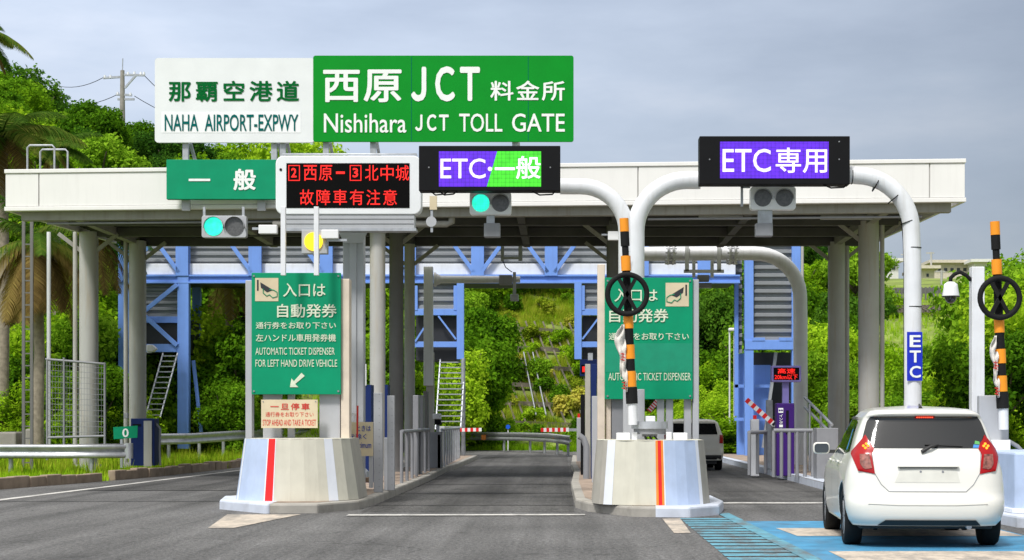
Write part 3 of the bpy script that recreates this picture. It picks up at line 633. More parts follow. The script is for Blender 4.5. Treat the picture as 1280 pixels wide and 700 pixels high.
q = MB(); q.cyl((P(1003, 0, S).x, Y0, 0), (P(1003, 0, S).x, Y0, 8), .05, n=10); tag(q.build('thin_post', M['column'], org=(P(1003, 0, S).x, Y0, 0)), 'thin cream pole right beside the blue stair tower', 'pole')

# ------------------------------------------------------------------ big name sign on the roof
s = 58.3
bs = thing('overhead_sign', 'long white and green name board on legs above the canopy roof', 'sign', (P(455, 0, s).x, F/s, CT))
def rr(name, m, px0, px1, py0, py1, s, r, d, parent, dy=0.0, bev=0.0):
    a = P(px0, py1, s); b = P(px1, py0, s); q = MB(); q.rrect(a.x, b.x, a.z, b.z, r, a.y+dy, a.y+dy+d); return q.build(name, m, parent, bev=bev)
rr('white_panel', M['whitesign'], 193.5, 393, 72.5, 178, s, .07, .08, bs)
rr('green_panel', M['green2'], 391.5, 717, 69.5, 177, s, .05, .085, bs, dy=-.006)
for px in (514, 660): q = MB(); q.pbox(px, px+.6, 71, 176, s, .003, -.0095); q.build('panel_joint', M['tealtext'], bs)
q = MB(); q.pbox(202, 376, 140, 166, s, .004, -.005); q.build('white_patch', M['whiter'], bs)
text('那覇空港道', 211, 374, 101, 127, s, M['greentext'], bs, bold=.022, space=1.3)
text('NAHA  AIRPORT-EXPWY', 206, 373, 143, 164, s, M['tealtext'], bs, bold=.012, dy=-.014)
text('西原', 404, 502, 87, 128, s, M['signtext'], bs, bold=.020, dy=-.016, space=1.08)
text('ＪＣＴ', 514, 600, 83, 127, s, M['signtext'], bs, bold=.034, dy=-.016, space=.72)
text('料金所', 613, 706, 101, 126, s, M['signtext'], bs, bold=.016, dy=-.016, space=1.15)
text('Nishihara', 405, 508, 142, 166, s, M['signtext'], bs, bold=.008, dy=-.016)
text('ＪＣＴ', 519, 561, 143, 164, s, M['signtext'], bs, bold=.03, dy=-.016, space=.72)
text('TOLL', 574, 628, 142, 165, s, M['signtext'], bs, bold=.008, dy=-.016)
text('GATE', 640, 706, 142, 165, s, M['signtext'], bs, bold=.008, dy=-.016)
for px in (227, 338, 349, 403, 462, 640):
    q = MB(); q.pbox(px, px+7, 176, 208, s, .12, .09); q.build('leg', M['galv'], bs)
    q = MB(); u = P(px+3, 176, s); q.bar((u.x+.08, u.y+.25, u.z), (u.x+.12, u.y+1.0, CT-.1), .06, .06); q.build('stay', M['galv'], bs)

# ------------------------------------------------------------------ green general-lane board on the fascia
s = 58.2
gb = thing('lane_sign', 'plain green lane board fixed to the white fascia, two white characters', 'sign', (P(277, 0, s).x, F/s, CB))
q = MB(); q.pbox(208, 345, 199.5, 249, s, .16); q.build('board', M['green'], gb, bev=.008)
text('一', 236, 263, 223.5, 226.5, s, M['signtext'], gb, bold=.01); text('般', 292, 320, 211, 238, s, M['signtext'], gb, bold=.028)
q = MB(); q.pbox(225, 235, 246, 262, s, .1, .17); q.build('bracket', M['grey'], gb); q = MB(); q.pbox(320, 330, 246, 262, s, .1, .17); q.build('bracket', M['grey'], gb)

# ------------------------------------------------------------------ signals
def lamp(q, c, r, d): q.cyl(c, (c[0], c[1]+d, c[2]), r, n=24)
def signal(name, label, px0, px1, py0, py1, s, lit, m, lens_r, grp, under=True):
    root = thing(name, label, 'traffic light', (P((px0+px1)/2, 0, s).x, F/s, P(0, py1, s).z), grp)
    rr('housing', m, px0, px1, py0, py1, s, .05, .18, root, bev=.01)
    for i, on in enumerate(lit):
        px = px0+(px1-px0)*(.27 if i == 0 else .74); c = P(px, (py0+py1)/2, s); r = lens_r/s
        q = MB(); q.cyl((c.x, c.y-.012, c.z), (c.x, c.y+.01, c.z), r, n=28); lens = q.build('lens', M['sig_green'] if on else M['lamp_off'], root)
        q = MB(); n = 24; vs = []
        for k in range(n+1):
            a = pi*(-.05+1.1*k/n); vs += [(c.x+r*1.08*cos(a), c.y, c.z+r*1.08*sin(a)), (c.x+r*1.08*cos(a), c.y-.09, c.z+r*1.08*sin(a)+.0)]
        q.smooth = True; q.add(vs, [(2*k, 2*k+1, 2*k+3, 2*k+2) for k in range(n)]); ho = q.build('visor', m if m is not M['white'] else M['grey'], lens); so_ = ho.modifiers.new('solid', 'SOLIDIFY'); so_.thickness = .006
    return root
grp = 'two lamp lane signals under the signs'
sg1 = signal('lane_signal', 'two lamp lane signal hanging under the plain green lane board, left lamp lit green', 252, 308, 269.5, 297, 59, (1, 0), M['grey'], 11.5, grp)
for px in (253, 302): q = MB(); q.pbox(px, px+3, 258, 272, 59, .04, .05); q.build('hanger', M['galv'], sg1)
sg2 = signal('lane_signal', 'white two lamp signal with green light below the two colour lane board', 587, 639, 239.5, 268.5, 79, (1, 0), M['white'], 10.8, grp)
q = MB(); q.pbox(608, 618, 268, 280, 79, .06, .05); q.build('bracket', M['galv'], sg2); q = MB(); q.pbox(605, 625, 279, 296, 79, .22, -.02); q.build('lamp_box', M['mid_grey'], sg2, bev=.01)
sg3 = signal('lane_signal', 'white two lamp signal with both lamps dark under the purple board', 938, 995, 233, 262, 79, (0, 0), M['white'], 10.8, grp)
q = MB(); q.pbox(948, 966, 262, 280, 79, .05, .06); q.build('bracket', M['galv'], sg3); q = MB(); q.pbox(945, 966, 279, 295, 79, .22, -.02); q.build('lamp_box', M['mid_grey'], sg3, bev=.01)
q = MB(); q.pbox(926, 929, 218, 258, 79, .04, .0); q.pbox(926, 938, 232, 235, 79, .04, 0); q.build('bracket', M['galv'], sg3)

# ------------------------------------------------------------------ dot matrix message board
s = 76.0
mbd = thing('message_board', 'white framed board with two rows of red dot matrix characters on thick post', 'sign', (P(441, 0, s).x, F/s, KH))
rr('frame', M['whitesign'], 344.5, 526.5, 194.5, 268, s, .13, .30, mbd, bev=.015)
q = MB(); q.pbox(358, 512, 204, 260, s, .01, -.006); q.build('screen', M['screen'], mbd)
a = [('2', 0), ('西', 1), ('原', 2), ('3', 4), ('北', 5), ('中', 6), ('城', 7)]
x0, cw = 360.5, 19.2
for ch, i in a: 
    px = x0+i*cw
    if ch in '23': 
        text(ch, px+3.5, px+10.5, 210, 222, s, M['led_red'], mbd, bold=.03, name='led_lettering')
        q = MB()
        for b in ((px, px+14.5, 206.5, 207.6), (px, px+14.5, 225, 226.1), (px, px+1.1, 207.6, 225), (px+13.4, px+14.5, 207.6, 225)): q.pbox(*b, s, .004, -.012)
        q.build('led_box', M['led_red'], mbd)
    else: text(ch, px, px+16.5, 206.5, 226, s, M['led_red'], mbd, bold=.004, name='led_lettering')
q = MB(); q.pbox(x0+3*cw+2, x0+3*cw+13, 214.5, 217.5, s, .004, -.012); q.build('led_dash', M['led_red'], mbd)
for i, ch in enumerate('故障車有注意'): text(ch, 375+i*20.8, 375+i*20.8+17.2, 237, 256.5, s, M['led_red'], mbd, bold=.004, name='led_lettering')
q = MB(); q.pbox(355, 518, 268.3, 286, s, .28, .02); q.build('base_box', M['grey'], mbd, bev=.01)
for z in (273, 279): q = MB(); q.pbox(356, 517, z, z+.8, s, .01, .012); q.build('slot', M['mid_grey'], mbd)
q = MB(); q.pbox(351, 520, 285, 288.5, s, .3, .01); q.build('ledge', M['galv'], mbd)
q = MB(); x = P(441.5, 0, 74).x; yy = F/74; w2 = .175
q.box(x-w2, x+w2, yy, yy+.3, KH, P(0, 288, 74).z); q.box(x-.06, x+.06, yy-.03, yy-.001, KH, P(0, 290, 74).z); q.build('post', M['grey'], mbd, bev=.015)
q = MB(); q.ppoly([(423, 289), (460, 289), (453, 304), (430, 304)], 74, .04, -.05); q.build('gusset', M['grey'], mbd)
q = MB(); u = P(352, 194, s); v = P(520, 193, s); q.tube([(u.x, u.y+.1, u.z), (u.x, u.y+.1, u.z+.03), (v.x, v.y+.1, u.z+.03), (v.x, v.y+.1, u.z)], .018, n=8); q.build('top_rail', M['galv'], mbd)
q = MB(); c = P(351, 212, s); q.cyl((c.x, c.y-.01, c.z), (c.x, c.y+.005, c.z), .022); q.build('light_sensor', M['black'], mbd)

# yellow warning lamp and its two white poles in front
s = 78.0
yl = thing('warning_lamp', 'square grey box with a lit round yellow lamp below the message board', 'lamp', (P(393, 0, s).x, F/s, P(0, 317, s).z))
q = MB(); q.pbox(377, 409, 287, 317, s, .18); q.build('housing', M['grey'], yl, bev=.01)
q = MB(); c = P(392, 302, s); q.cyl((c.x, c.y-.03, c.z), (c.x, c.y-.001, c.z), .145, n=28); q.build('lens', M['sig_yellow'], yl)
for px, top, nm in ((353.5, 258, 'left'), (395, 258, 'right')):
    q = MB(); q.pbox(px-3, px+3, top, 344, 80.5, .08, .02); lb_ = 'white square pole standing %s on top of the left green ticket sign' % ('left' if nm == 'left' else 'right')
    tag(q.build('white_pole', M['pole'], org=P(px, 344, 80.5), bev=.006), lb_, 'pole')
cam_b = thing('surveillance_camera', 'small white box camera beside the yellow lamp', 'camera', P(422, 300, 78))
q = MB(); q.pbox(403, 424, 288, 299, 78, .12, -.12); q.build('body', M['white'], cam_b, bev=.01); q = MB(); q.pbox(409, 434, 299, 302, 78, .05, -.05); q.build('bracket', M['galv'], cam_b)
cam_b = thing('surveillance_camera', 'small white box camera left of the white pole under the message board', 'camera', P(333, 292, 78))
q = MB(); q.pbox(323, 346, 281, 292, 78, .12); q.build('body', M['white'], cam_b, bev=.01); q = MB(); q.pbox(315, 324, 284, 287, 78, .05, .02); q.build('bracket', M['galv'], cam_b)
fl = thing('flood_lamp', 'round lamp between the message board and the two colour board', 'lamp', P(539, 290, 66))
q = MB(); c = P(539, 277, 66); q.cyl((c.x, c.y, c.z), (c.x, c.y+.2, c.z), .10, .06); q.build('head', M['grey'], fl); q = MB(); q.pbox(538, 541, 255, 290, 66, .04, .02); q.build('stem', M['galv'], fl)
q = MB(); q.pbox(537, 546, 245, 262, 66, .08, .0); q.build('holder', M['beige'], fl)

# ------------------------------------------------------------------ electronic lane boards and their pipe gantry
def arc(c, r, a0, a1, n=12, yv=0.0): return [Vector((c[0]+r*cos(a0+(a1-a0)*i/n), yv, c[1]+r*sin(a0+(a1-a0)*i/n))) for i in range(n+1)]
s = 80.0; yv = F/s
eb = thing('lane_display', 'black electronic board, left half purple, right half green', 'sign', (P(612, 0, s).x, yv, P(0, 240, s).z))
q = MB(); q.pbox(524.5, 700.5, 184, 240, s, .30, -.15); q.build('housing', M['black'], eb, bev=.01)
q = MB(); q.ppoly([(549.5, 191), (622, 191), (609, 235), (549.5, 235)], s, .01, -.156); q.build('screen', M['led_purple'], eb)
q = MB(); q.ppoly([(622, 191), (676.5, 191), (676.5, 235), (609, 235)], s, .01, -.156); q.build('screen', M['led_green'], eb)
text('ETC', 551.5, 607.5, 200, 225, s, M['led_white'], eb, bold=.006, dy=-.162, name='led_lettering')
q = MB(); c = P(613, 213, s); q.cyl((c.x, c.y-.163, c.z), (c.x, c.y-.158, c.z), .034, n=16); q.build('led_dot', M['led_white'], eb)
text('一', 619, 644, 211, 214.5, s, M['led_white'], eb, bold=.012, dy=-.162, name='led_lettering'); text('般', 645.5, 676, 197, 225.5, s, M['led_white'], eb, bold=.014, dy=-.162, name='led_lettering')
q = MB()
for px in (545, 556): u = P(px, 240, s); q.tube([(u.x-.08, u.y-.1, u.z), (u.x, u.y-.1, u.z-.06), (u.x+.14, u.y-.1, u.z-.045), (u.x+.2, u.y-.1, u.z)], .012, n=6)
q.build('cable', M['rubber'], eb)
q = MB(); u = P(665, 240, s); q.tube([(u.x, u.y-.1, u.z), (u.x+.12, u.y-.1, u.z-.06), (u.x+.32, u.y-.1, u.z-.05), (u.x+.36, u.y-.1, u.z)], .012, n=6); q.build('cable', M['rubber'], eb)
ep = thing('lane_display', 'wide black electronic board with all purple screen and bright lettering', 'sign', (P(967, 0, s).x, yv, P(0, 232, s).z))
q = MB(); q.pbox(873.5, 1060.5, 172, 232, s, .30, -.15); q.build('housing', M['black'], ep, bev=.01)
q = MB(); q.pbox(899, 1034, 179, 224.5, s, .01, -.156); q.build('screen', M['led_purple'], ep)
text('ETC', 902, 962, 188, 217, s, M['led_white'], ep, bold=.006, dy=-.162, name='led_lettering'); text('専用', 968, 1032, 186.5, 218, s, M['led_white'], ep, bold=.010, dy=-.162, name='led_lettering')
q = MB(); u = P(1028, 232, s); q.tube([(u.x, u.y-.1, u.z), (u.x+.12, u.y-.1, u.z-.05), (u.x+.32, u.y-.1, u.z-.04), (u.x+.36, u.y-.1, u.z)], .012, n=6); q.build('cable', M['rubber'], ep)

def pts(l, s, dy=0.0):
    o = []
    for a, b in l: v = P(a, b, s); v.y += dy; o.append(v)
    return o
gl = thing('pipe_gantry', 'white bent pipe arm carrying the two colour board', 'gantry', (P(783, 0, s).x, yv+.1, KH))
a = [(700, 225)]+[(727+ (58)*sin(t), 283-58*cos(t)) for t in [i*pi/2/10 for i in range(11)]]+[(785, 300), (785, 540)]
q = MB(); q.tube(pts(a, s, .75), .128, n=20); q.build('pipe', M['pole'], gl)
gr = thing('pipe_gantry', 'white arched pipe spanning the right lane, carrying the all purple board', 'gantry', (P(1143, 0, s).x, yv+.1, KH))
a = [(797, 540), (797, 290)]+[(863-66*cos(t), 283-66*sin(t)) for t in [i*pi/2/12 for i in range(13)]]+[(880, 217)]
q = MB(); q.tube(pts(a, s, .75), .143, n=20); q.build('left_pipe', M['pole'], gr)
a = [(1058, 217), (1072, 218)]+[(1072+69*sin(t), 287-69*cos(t)) for t in [i*pi/2/12 for i in range(1, 13)]]+[(1142.5, 330), (1143, 628)]
q = MB(); q.tube(pts(a, s, .12), .137, n=20); rp = q.build('right_pipe', M['pole'], gr)
for px, py, ang in ((1066, 218, 0), (1097, 228, .45), (1120, 246, .85), (1138, 276, 1.25), (1142.5, 309, pi/2), (1143, 383, pi/2)):
    c = P(px, py, s); c.y += .12; d = Vector((cos(ang), 0, -sin(ang))); q = MB(); q.cyl(c-d*.007, c+d*.007, .140, n=20); q.build('strap', M['black'], rp)
q = MB(); q.tube(pts([(1128, 262), (1131, 300), (1132, 330), (1132, 500)], s, .12), .010, n=6); q.build('cable', M['rubber'], rp)
q = MB(); q.pbox(1133.5, 1152.5, 415, 476, s, .02, -.03)
lp = q.build('blue_plate', M['cobalt'], gr)
for i, ch in enumerate('ETC'): text(ch, 1136.5, 1150.5, 419+i*19.2, 434+i*19.2, s, M['signtext'], gr, bold=.02, dy=-.036)

# second arch with hanging antennas
s = 45.4
g2 = thing('pipe_gantry', 'lower white pipe arch with flanges and antennas behind the purple board', 'gantry', (P(1000, 0, s).x, F/s, KH))
a = [(790, 319), (800, 317.5), (938, 316.5)]+[(945+55*sin(t), 372-55*cos(t)) for t in [i*pi/2/12 for i in range(13)]]+[(1000.5, 400), (1001, 600)]
q = MB(); q.tube(pts(a, s), .195, n=20); q.build('pipe', M['pole'], g2)
for px in (838, 915):
    c = P(px, 317, s); fl_ = MB()
    for dx in (-.07, .07): fl_.cyl((c.x+dx-.025, c.y, c.z), (c.x+dx+.025, c.y, c.z), .31, n=20)
    for k in range(8): a_ = k*pi/4; fl_.cyl((c.x-.15, c.y+.27*cos(a_), c.z+.27*sin(a_)), (c.x+.15, c.y+.27*cos(a_), c.z+.27*sin(a_)), .028, n=8)
    fl_.build('flange', M['pole'], g2)
ant = MB()
for px in (858, 898): ant.pbox(px-2.5, px+2.5, 308, 340, s, .06, -.25)
ant.pbox(854, 904, 338, 342, s, .06, -.25); ant.pbox(866, 870, 309, 346, s, .06, .2); ant.pbox(889, 893, 309, 346, s, .06, .2); ant.build('antenna_frame', M['pole'], g2)
q = MB(); q.pbox(872, 886, 344, 352, s, .25, -.1); q.build('antenna', M['mid_grey'], g2); q = MB(); q.pbox(870, 889, 354, 360, s, .28, -.15); q.build('antenna', M['mid_grey'], g2)

# centre-left boom arm with antennas
s = 45.4
g3 = thing('pipe_gantry', 'white post with short horizontal pipe arm over the centre lane', 'gantry', (P(535, 0, s).x, F/s, KH))
q = MB(); q.pbox(529.5, 541, 333, 482, s, .22); q.build('post', M['pole'], g3, bev=.01); q = MB(); q.pbox(532, 541.5, 440, 590, s, .2, .24); q.build('lower_post', M['column'], g3)
q = MB(); q.tube(pts([(546, 349), (733*.0+650, 349)], s, .1), [.11, .09], n=16); u = P(650, 349, s)
q.build('arm', M['pole'], g3); q = MB(); c = P(544, 349, s); q.cyl((c.x-.04, c.y+.1, c.z), (c.x+.02, c.y+.1, c.z), .20, n=16); q.cyl((c.x+.02, c.y+.1, c.z), (c.x+.14, c.y+.1, c.z), .17, .12, n=16); q.build('flange', M['pole'], g3)
q = MB(); q.pbox(624, 640, 344, 356, s, .25, -.08); q.build('antenna', M['mid_grey'], g3, bev=.01); q = MB(); q.pbox(638, 648, 368, 376, s, .3, -.1); q.build('antenna', M['galv'], g3, bev=.01); q = MB(); q.pbox(641, 645, 340, 370, s, .05, .0); q.build('hanger', M['galv'], g3)
ce = thing('ceiling_bracket', 'small grey bracket with drooping cable under the canopy rear edge', 'bracket', P(633, 325, 47))
q = MB(); q.pbox(626, 630, 306, 326, 47, .08); q.pbox(648, 653, 306, 326, 47, .08); q.pbox(630, 648, 321, 324, 47, .06); q.build('frame', M['galv'], ce)
q = MB(); q.tube(pts([(628, 325), (632, 334), (640, 340)], 47, .04), .012, n=6); q.build('cable', M['rubber'], ce)
wc = thing('surveillance_camera', 'small white box camera on the dark column behind the striped pole', 'camera', P(765, 300, 58))
q = MB(); q.pbox(760, 775, 289, 300, 58, .15); q.build('body', M['white'], wc, bev=.01); q = MB(); q.pbox(752, 761, 292, 294, 58, .04, .05); q.build('bracket', M['galv'], wc)

# ------------------------------------------------------------------ green ticket signs
def hand_icon(parent, x0, x1, y0, y1, s, flip):
    q = MB(); q.pbox(x0, x1, y0, y1, s, .004, -.006); ic = q.build('pictogram', M['beige'], parent)
    def f(pl): return [((x1-(p[0]-0)*(x1-x0)) if flip else (x0+p[0]*(x1-x0)), y0+p[1]*(y1-y0)) for p in pl]
    q = MB(); q.ppoly(f([(.22, .18), (.78, .52), (.52, .62), (.25, .42)]), s, .002, -.010); q.ppoly(f([(.08, .08), (.15, .08), (.15, .55), (.08, .55)]), s, .002, -.010); q.build('ticket_mark', M['darkvoid'], ic)
    q = MB(); o = []
    for p in f([(.35, .45), (.35, .65), (.50, .78), (.62, .72), (.75, .85), (.95, .80), (.95, .62), (.80, .52), (.62, .50)]): v = P(p[0], p[1], s); v.y -= .010; o.append(v)
    q.tube(o, .008, n=5); q.build('hand_outline', M['green'], ic)
s = 79.0
ls = thing('ticket_sign', 'tall green ticket dispenser sign with a cream diagonal arrow at its foot', 'sign', (P(370, 0, s).x, F/s, KH))
q = MB(); q.pbox(314.5, 426, 341, 493, s, .06); q.build('board', M['green'], ls, bev=.006)
hand_icon(ls, 319, 348, 347.5, 376.5, s, False)
ct = M['creamtext']
text('入口は', 354, 407, 354, 371, s, ct, ls, bold=.010); text('自動発券', 346.5, 421, 380, 397, s, ct, ls, bold=.014)
text('通行券をお取り下さい', 320, 420, 402.5, 411, s, ct, ls, bold=.008); text('左ハンドル車用発券機', 320, 420, 417.5, 427, s, ct, ls, bold=.008)
text('AUTOMATIC TICKET DISPENSER', 319.5, 418.5, 434.5, 443.5, s, ct, ls, bold=.0); text('FOR LEFT HAND DRIVE VEHICLE', 319.5, 421.5, 449.5, 458.5, s, ct, ls, bold=.0)
q = MB(); q.ppoly([(377, 466), (381, 470), (369, 480), (373, 484), (362.5, 484), (364.5, 473), (367.5, 476.5)], s, .002, -.010); q.build('arrow', ct, ls)
q = MB(); q.pbox(306, 314.3, 350, 552, s, .20, .05); q.build('post', M['grey'], ls, bev=.01)
q = MB(); q.pbox(425.5, 436, 348, 552, s, .30, .07); q.build('peeling_panel', M['peel'], ls, bev=.01)
for a, b in ((327, 350), (358, 366), (398, 424)):
    q = MB(); q.pbox(a, b, 480, 552, s, .12, .12); q.build('support', M['grey'], ls, bev=.01)
ss = thing('stop_notice', 'small cream notice with red lettering under the left green sign', 'sign', (P(362, 0, 79.5).x, F/79.5, P(0, 535, 79.5).z))
q = MB(); q.pbox(326.5, 397, 499.5, 535, 79.5, .012); q.build('plate', M['beige'], ss)
rt = M['redtext']
text('一旦停車', 338, 387, 504, 512.5, 79.5, rt, ss, bold=.012, dy=-.006, space=1.3); text('通行券をお取り下さい', 332, 392, 515, 521, 79.5, rt, ss, bold=.0, dy=-.006); text('STOP AHEAD AND TAKE A TICKET', 328.5, 395, 524.5, 532, 79.5, rt, ss, dy=-.006)

s = 79.0
ms = thing('ticket_sign', 'green ticket dispenser sign with hand pictogram at top right, behind the ringed striped pole', 'sign', (P(811, 0, s).x, F/s, KH))
q = MB(); q.pbox(756, 866, 347, 499, s, .06); q.build('board', M['green'], ms, bev=.006)
hand_icon(ms, 832, 861, 353.5, 383, s, True)
text('入口は', 768, 822, 361, 377, s, ct, ms, bold=.010); text('自動発券', 761.5, 835.5, 386, 403, s, ct, ms, bold=.014)
text('通行券をお取り下さい', 761, 861, 416, 425, s, ct, ms, bold=.008); text('AUTOMATIC TICKET DISPENSER', 760.5, 863.5, 466, 475.5, s, ct, ms)
q = MB(); q.pbox(757, 865, 429, 465, s, .002, -.003); q.build('repaint_patch', mat('faded_green', (.0, .26, .14), .5, var=.08, scale=6), ms)
q = MB(); q.pbox(866.3, 874, 349, 556, s, .22, .05); q.build('post', M['grey'], ms, bev=.01)
q = MB(); q.pbox(747, 756.3, 330, 556, s, .25, .05); q.build('peeling_panel', M['peel'], ms, bev=.01)
for a, b, m in ((757, 764, 'peel'), (765, 780, 'mid_grey'), (822, 831, 'grey'), (833, 842, 'grey'), (856, 865, 'grey')):
    q = MB(); q.pbox(a, b, 490, 556, s, .12, .12); q.build('support', M[m], ms, bev=.01)

# ------------------------------------------------------------------ lane closure arms: orange and black pole, ring with a cross
def closure(label, px, s, top, bot, ringy, cl, mach):
    root = thing('closure_arm', label, 'barrier arm', (P(px, 0, s).x, F/s, P(0, bot, s).z), 'raised orange and black lane closure arms')
    def seg(a, b, m, nm, r=.075, lean=0):
        k = (a-top)/(bot-top); u = P(px+lean*k, a, s); k = (b-top)/(bot-top); v = P(px+lean*k, b, s); q = MB(); q.cyl(u, v, r, n=16); return q.build(nm, m, root, bev=.006)
    T_, K = M['tape'], M['rubber']; ln = 10; L_ = bot-top
    spec = [(0, 17, T_, 'orange_sleeve', .068), (17, 35, K, 'black_sleeve', .066), (35, 48, K, 'joint', .05), (47, 66, T_, 'orange_sleeve', .073), (66, 119, K, 'black_sleeve', .06), (119, 138, T_, 'orange_sleeve', .073), (138, 158, K, 'black_sleeve', .066), (158, 176, T_, 'orange_sleeve', .075), (176, 191, K, 'black_sleeve', .068), (191, 211, T_, 'orange_sleeve', .077), (211, 232, K, 'boot', .088)]
    f = L_/232
    for a, b, m, nm, r in spec: seg(top+a*f, top+b*f-.4, m, nm, r, ln)
    c = P(px+ln*(ringy-top)/L_-.5, ringy, s); c.y -= .12; rr_ = 24.5/s
    q = MB(); q.smooth = True; n = 36; m_ = 10; rt_ = .04; vs = []
    for i in range(n):
        a = 2*pi*i/n
        for j in range(m_): b = 2*pi*j/m_; rad = rr_+rt_*cos(b); vs.append((c.x+rad*cos(a), c.y+rt_*sin(b), c.z+rad*sin(a)))
    q.add(vs, [(i*m_+j, i*m_+(j+1) % m_, ((i+1) % n)*m_+(j+1) % m_, ((i+1) % n)*m_+j) for i in range(n) for j in range(m_)]); q.smooth = False
    for a in (R(62), R(118)): q.bar((c.x-rr_*cos(a), c.y, c.z-rr_*sin(a)), (c.x+rr_*cos(a), c.y, c.z+rr_*sin(a)), .055, .05)
    q.build('crossed_ring', M['rubber'], root)
    # crumpled cloth tied along the pole
    q = MB(); q.smooth = True; nr, nc = 26, 7; vs = []
    random.seed(int(px))
    for i in range(nr):
        t = i/(nr-1); y_ = cl[1]+(cl[2]-cl[1])*t
        xr = px+ln*(y_-top)/L_-5; wl = cl[0]*(sin(pi*min(1, t*1.15+.03))**.7)*(.75+.3*sin(t*9))+2
        for j in range(nc):
            k = j/(nc-1); v = P(xr-wl*(1-k), y_, s); vs.append((v.x, v.y-.06-.035*sin(k*9+t*14)-.02*sin(t*31+k*4), v.z))
    q.add(vs, [(i*nc+j, i*nc+j+1, (i+1)*nc+j+1, (i+1)*nc+j) for i in range(nr-1) for j in range(nc-1)])
    cl_o = q.build('cloth_wrap', M['cloth'], root); so_ = cl_o.modifiers.new('solid', 'SOLIDIFY'); so_.thickness = .01
    for y_, hgt in ((cl[1]+(cl[2]-cl[1])*.48, 9), (cl[2]-8, 6)):
        q = MB(); xx = px+ln*(y_-top)/L_-9; u = P(xx, y_, s)
        for d0, d1 in (((-3, -4), (2, -3)), ((-2, 0), (3, 1)), ((-3, 3), (2, 5)), ((0, -5), (0, 5))):
            a = P(xx+d0[0], y_+d0[1], s); b = P(xx+d1[0], y_+d1[1], s); a.y -= .13; b.y -= .13; q.bar(a, b, .014, .004)
        q.build('red_mark', M['redtext'], cl_o)
    # hinge post and turntable machine below
    q = MB(); a = P(px+ln+.5, bot-2, s); b = P(px+ln+1, bot+26, s); q.cyl(a, b, .07, n=14); q.build('stub_post', M['pole'], root)
    return root
ca = closure('orange and black arm with crossed ring in front of the middle green sign', 780, 84, 273, 505, 368.5, (13, 406, 490), 0)
s = 84
mc = thing('arm_turntable', 'grey round turntable machine on top of the middle island barrier', 'machine', P(813, 553, s))
q = MB(); c = P(813, 531, s); c.y += .25; q.cyl((c.x, c.y, c.z-.06), (c.x, c.y, c.z+.05), .275, n=36); q.build('turntable', M['galv'], mc, bev=.01)
q = MB(); q.cyl((c.x, c.y, c.z-.14), (c.x, c.y, c.z-.06), .24, n=30); q.build('hub', M['mid_grey'], mc)
q = MB(); q.pbox(804, 822, 538, 546, s, .3, .1); q.build('motor', M['mid_grey'], mc, bev=.01)
for a, b in ((771, 788), (842, 860)): q = MB(); q.pbox(a, b, 541, 554, s, .2, .1); q.build('foot', M['white'], mc, bev=.01)
for a, b in ((790, 797), (833, 840)): q = MB(); q.pbox(a, b, 540, 554, s, .1, .05); q.build('leg', M['pole'], mc, bev=.01)
q = MB(); q.pbox(808, 820, 520, 527, s, .15, .2); q.build('top_box', M['white'], mc, bev=.008)
for k in range(3):
    q = MB(); x0 = 806+k*6; q.tube(pts([(x0, 545), (x0+2+k, 550), (x0+9-k, 553)], s, .0), .014, n=6); q.build('cable', M['rubber'], mc)
q = MB(); q.pbox(780, 807, 486, 553, 82, .16, .30); tag(q.build('control_cabinet', M['grey'], bev=.012, org=P(793, 553, 82)), 'narrow grey cabinet behind the striped arm on the middle island', 'cabinet')
cb2 = closure('orange and black arm with crossed ring at the right edge of the picture', 1243.5, 88, 277, 511, 373, (8, 420, 497), 0)
q = MB(); q.pbox(1228, 1265, 494, 563, 88, .16, .18); tag(q.build('control_cabinet', M['grey'], bev=.012, org=P(1247, 563, 88)), 'grey cabinet behind the striped arm at the right edge', 'cabinet')
mc = thing('machine_box', 'white base box under the striped arm at the right edge', 'machine', P(1250, 566, 88))
q = MB(); q.pbox(1235, 1261, 550, 567, 88, .3, -.1); q.build('box', M['white'], mc, bev=.01); q = MB(); q.tube(pts([(1260, 551), (1272, 558), (1279, 566)], 88, .0), .03, n=8); q.build('hose', M['mid_grey'], mc)
# CCTV post
s = 85
cp = thing('camera_post', 'white square post carrying a white dome camera on a black bent arm', 'camera post', (P(1229, 0, s).x, F/s, KH))
q = MB(); q.pbox(1221, 1237, 331, 600, s, .2, .3); q.build('post', M['pole'], cp, bev=.01)
q = MB(); q.tube(pts([(1221, 348), (1215, 342), (1207, 337.5), (1200, 340), (1195, 345), (1194.5, 352)], s, .35), .03, n=10); q.build('arm', M['rubber'], cp)
q = MB(); c = P(1195, 0, s); yv_ = c.y+.35
pr = [(.05, 350), (.10, 353), (.105, 357), (.125, 366), (.125, 369)]; q.smooth = True; n = 20; vs = []
for rad, py in pr:
    z = P(0, py, s).z; vs += [(c.x+rad*cos(2*pi*i/n), yv_+rad*sin(2*pi*i/n), z) for i in range(n)]
q.add(vs, [(k*n+i, k*n+(i+1) % n, (k+1)*n+(i+1) % n, (k+1)*n+i) for k in range(len(pr)-1) for i in range(n)]); q.add(vs[:n], [tuple(range(n))]); q.build('dome_housing', M['white'], cp)
q = MB(); q.smooth = True; vs = []; z0 = P(0, 369, s).z
for k in range(6):
    a = k/5*pi/2; vs += [(c.x+.09*cos(a)*cos(2*pi*i/n), yv_+.09*cos(a)*sin(2*pi*i/n), z0-.10*sin(a)) for i in range(n)]
q.add(vs, [(k*n+i, k*n+(i+1) % n, (k+1)*n+(i+1) % n, (k+1)*n+i) for k in range(5) for i in range(n)]); q.build('dark_dome', M['glass'], cp)
q = MB(); q.cyl((c.x, yv_, z0), (c.x, yv_, z0+.012), .135, n=20); q.build('rim', M['plastic'], cp)

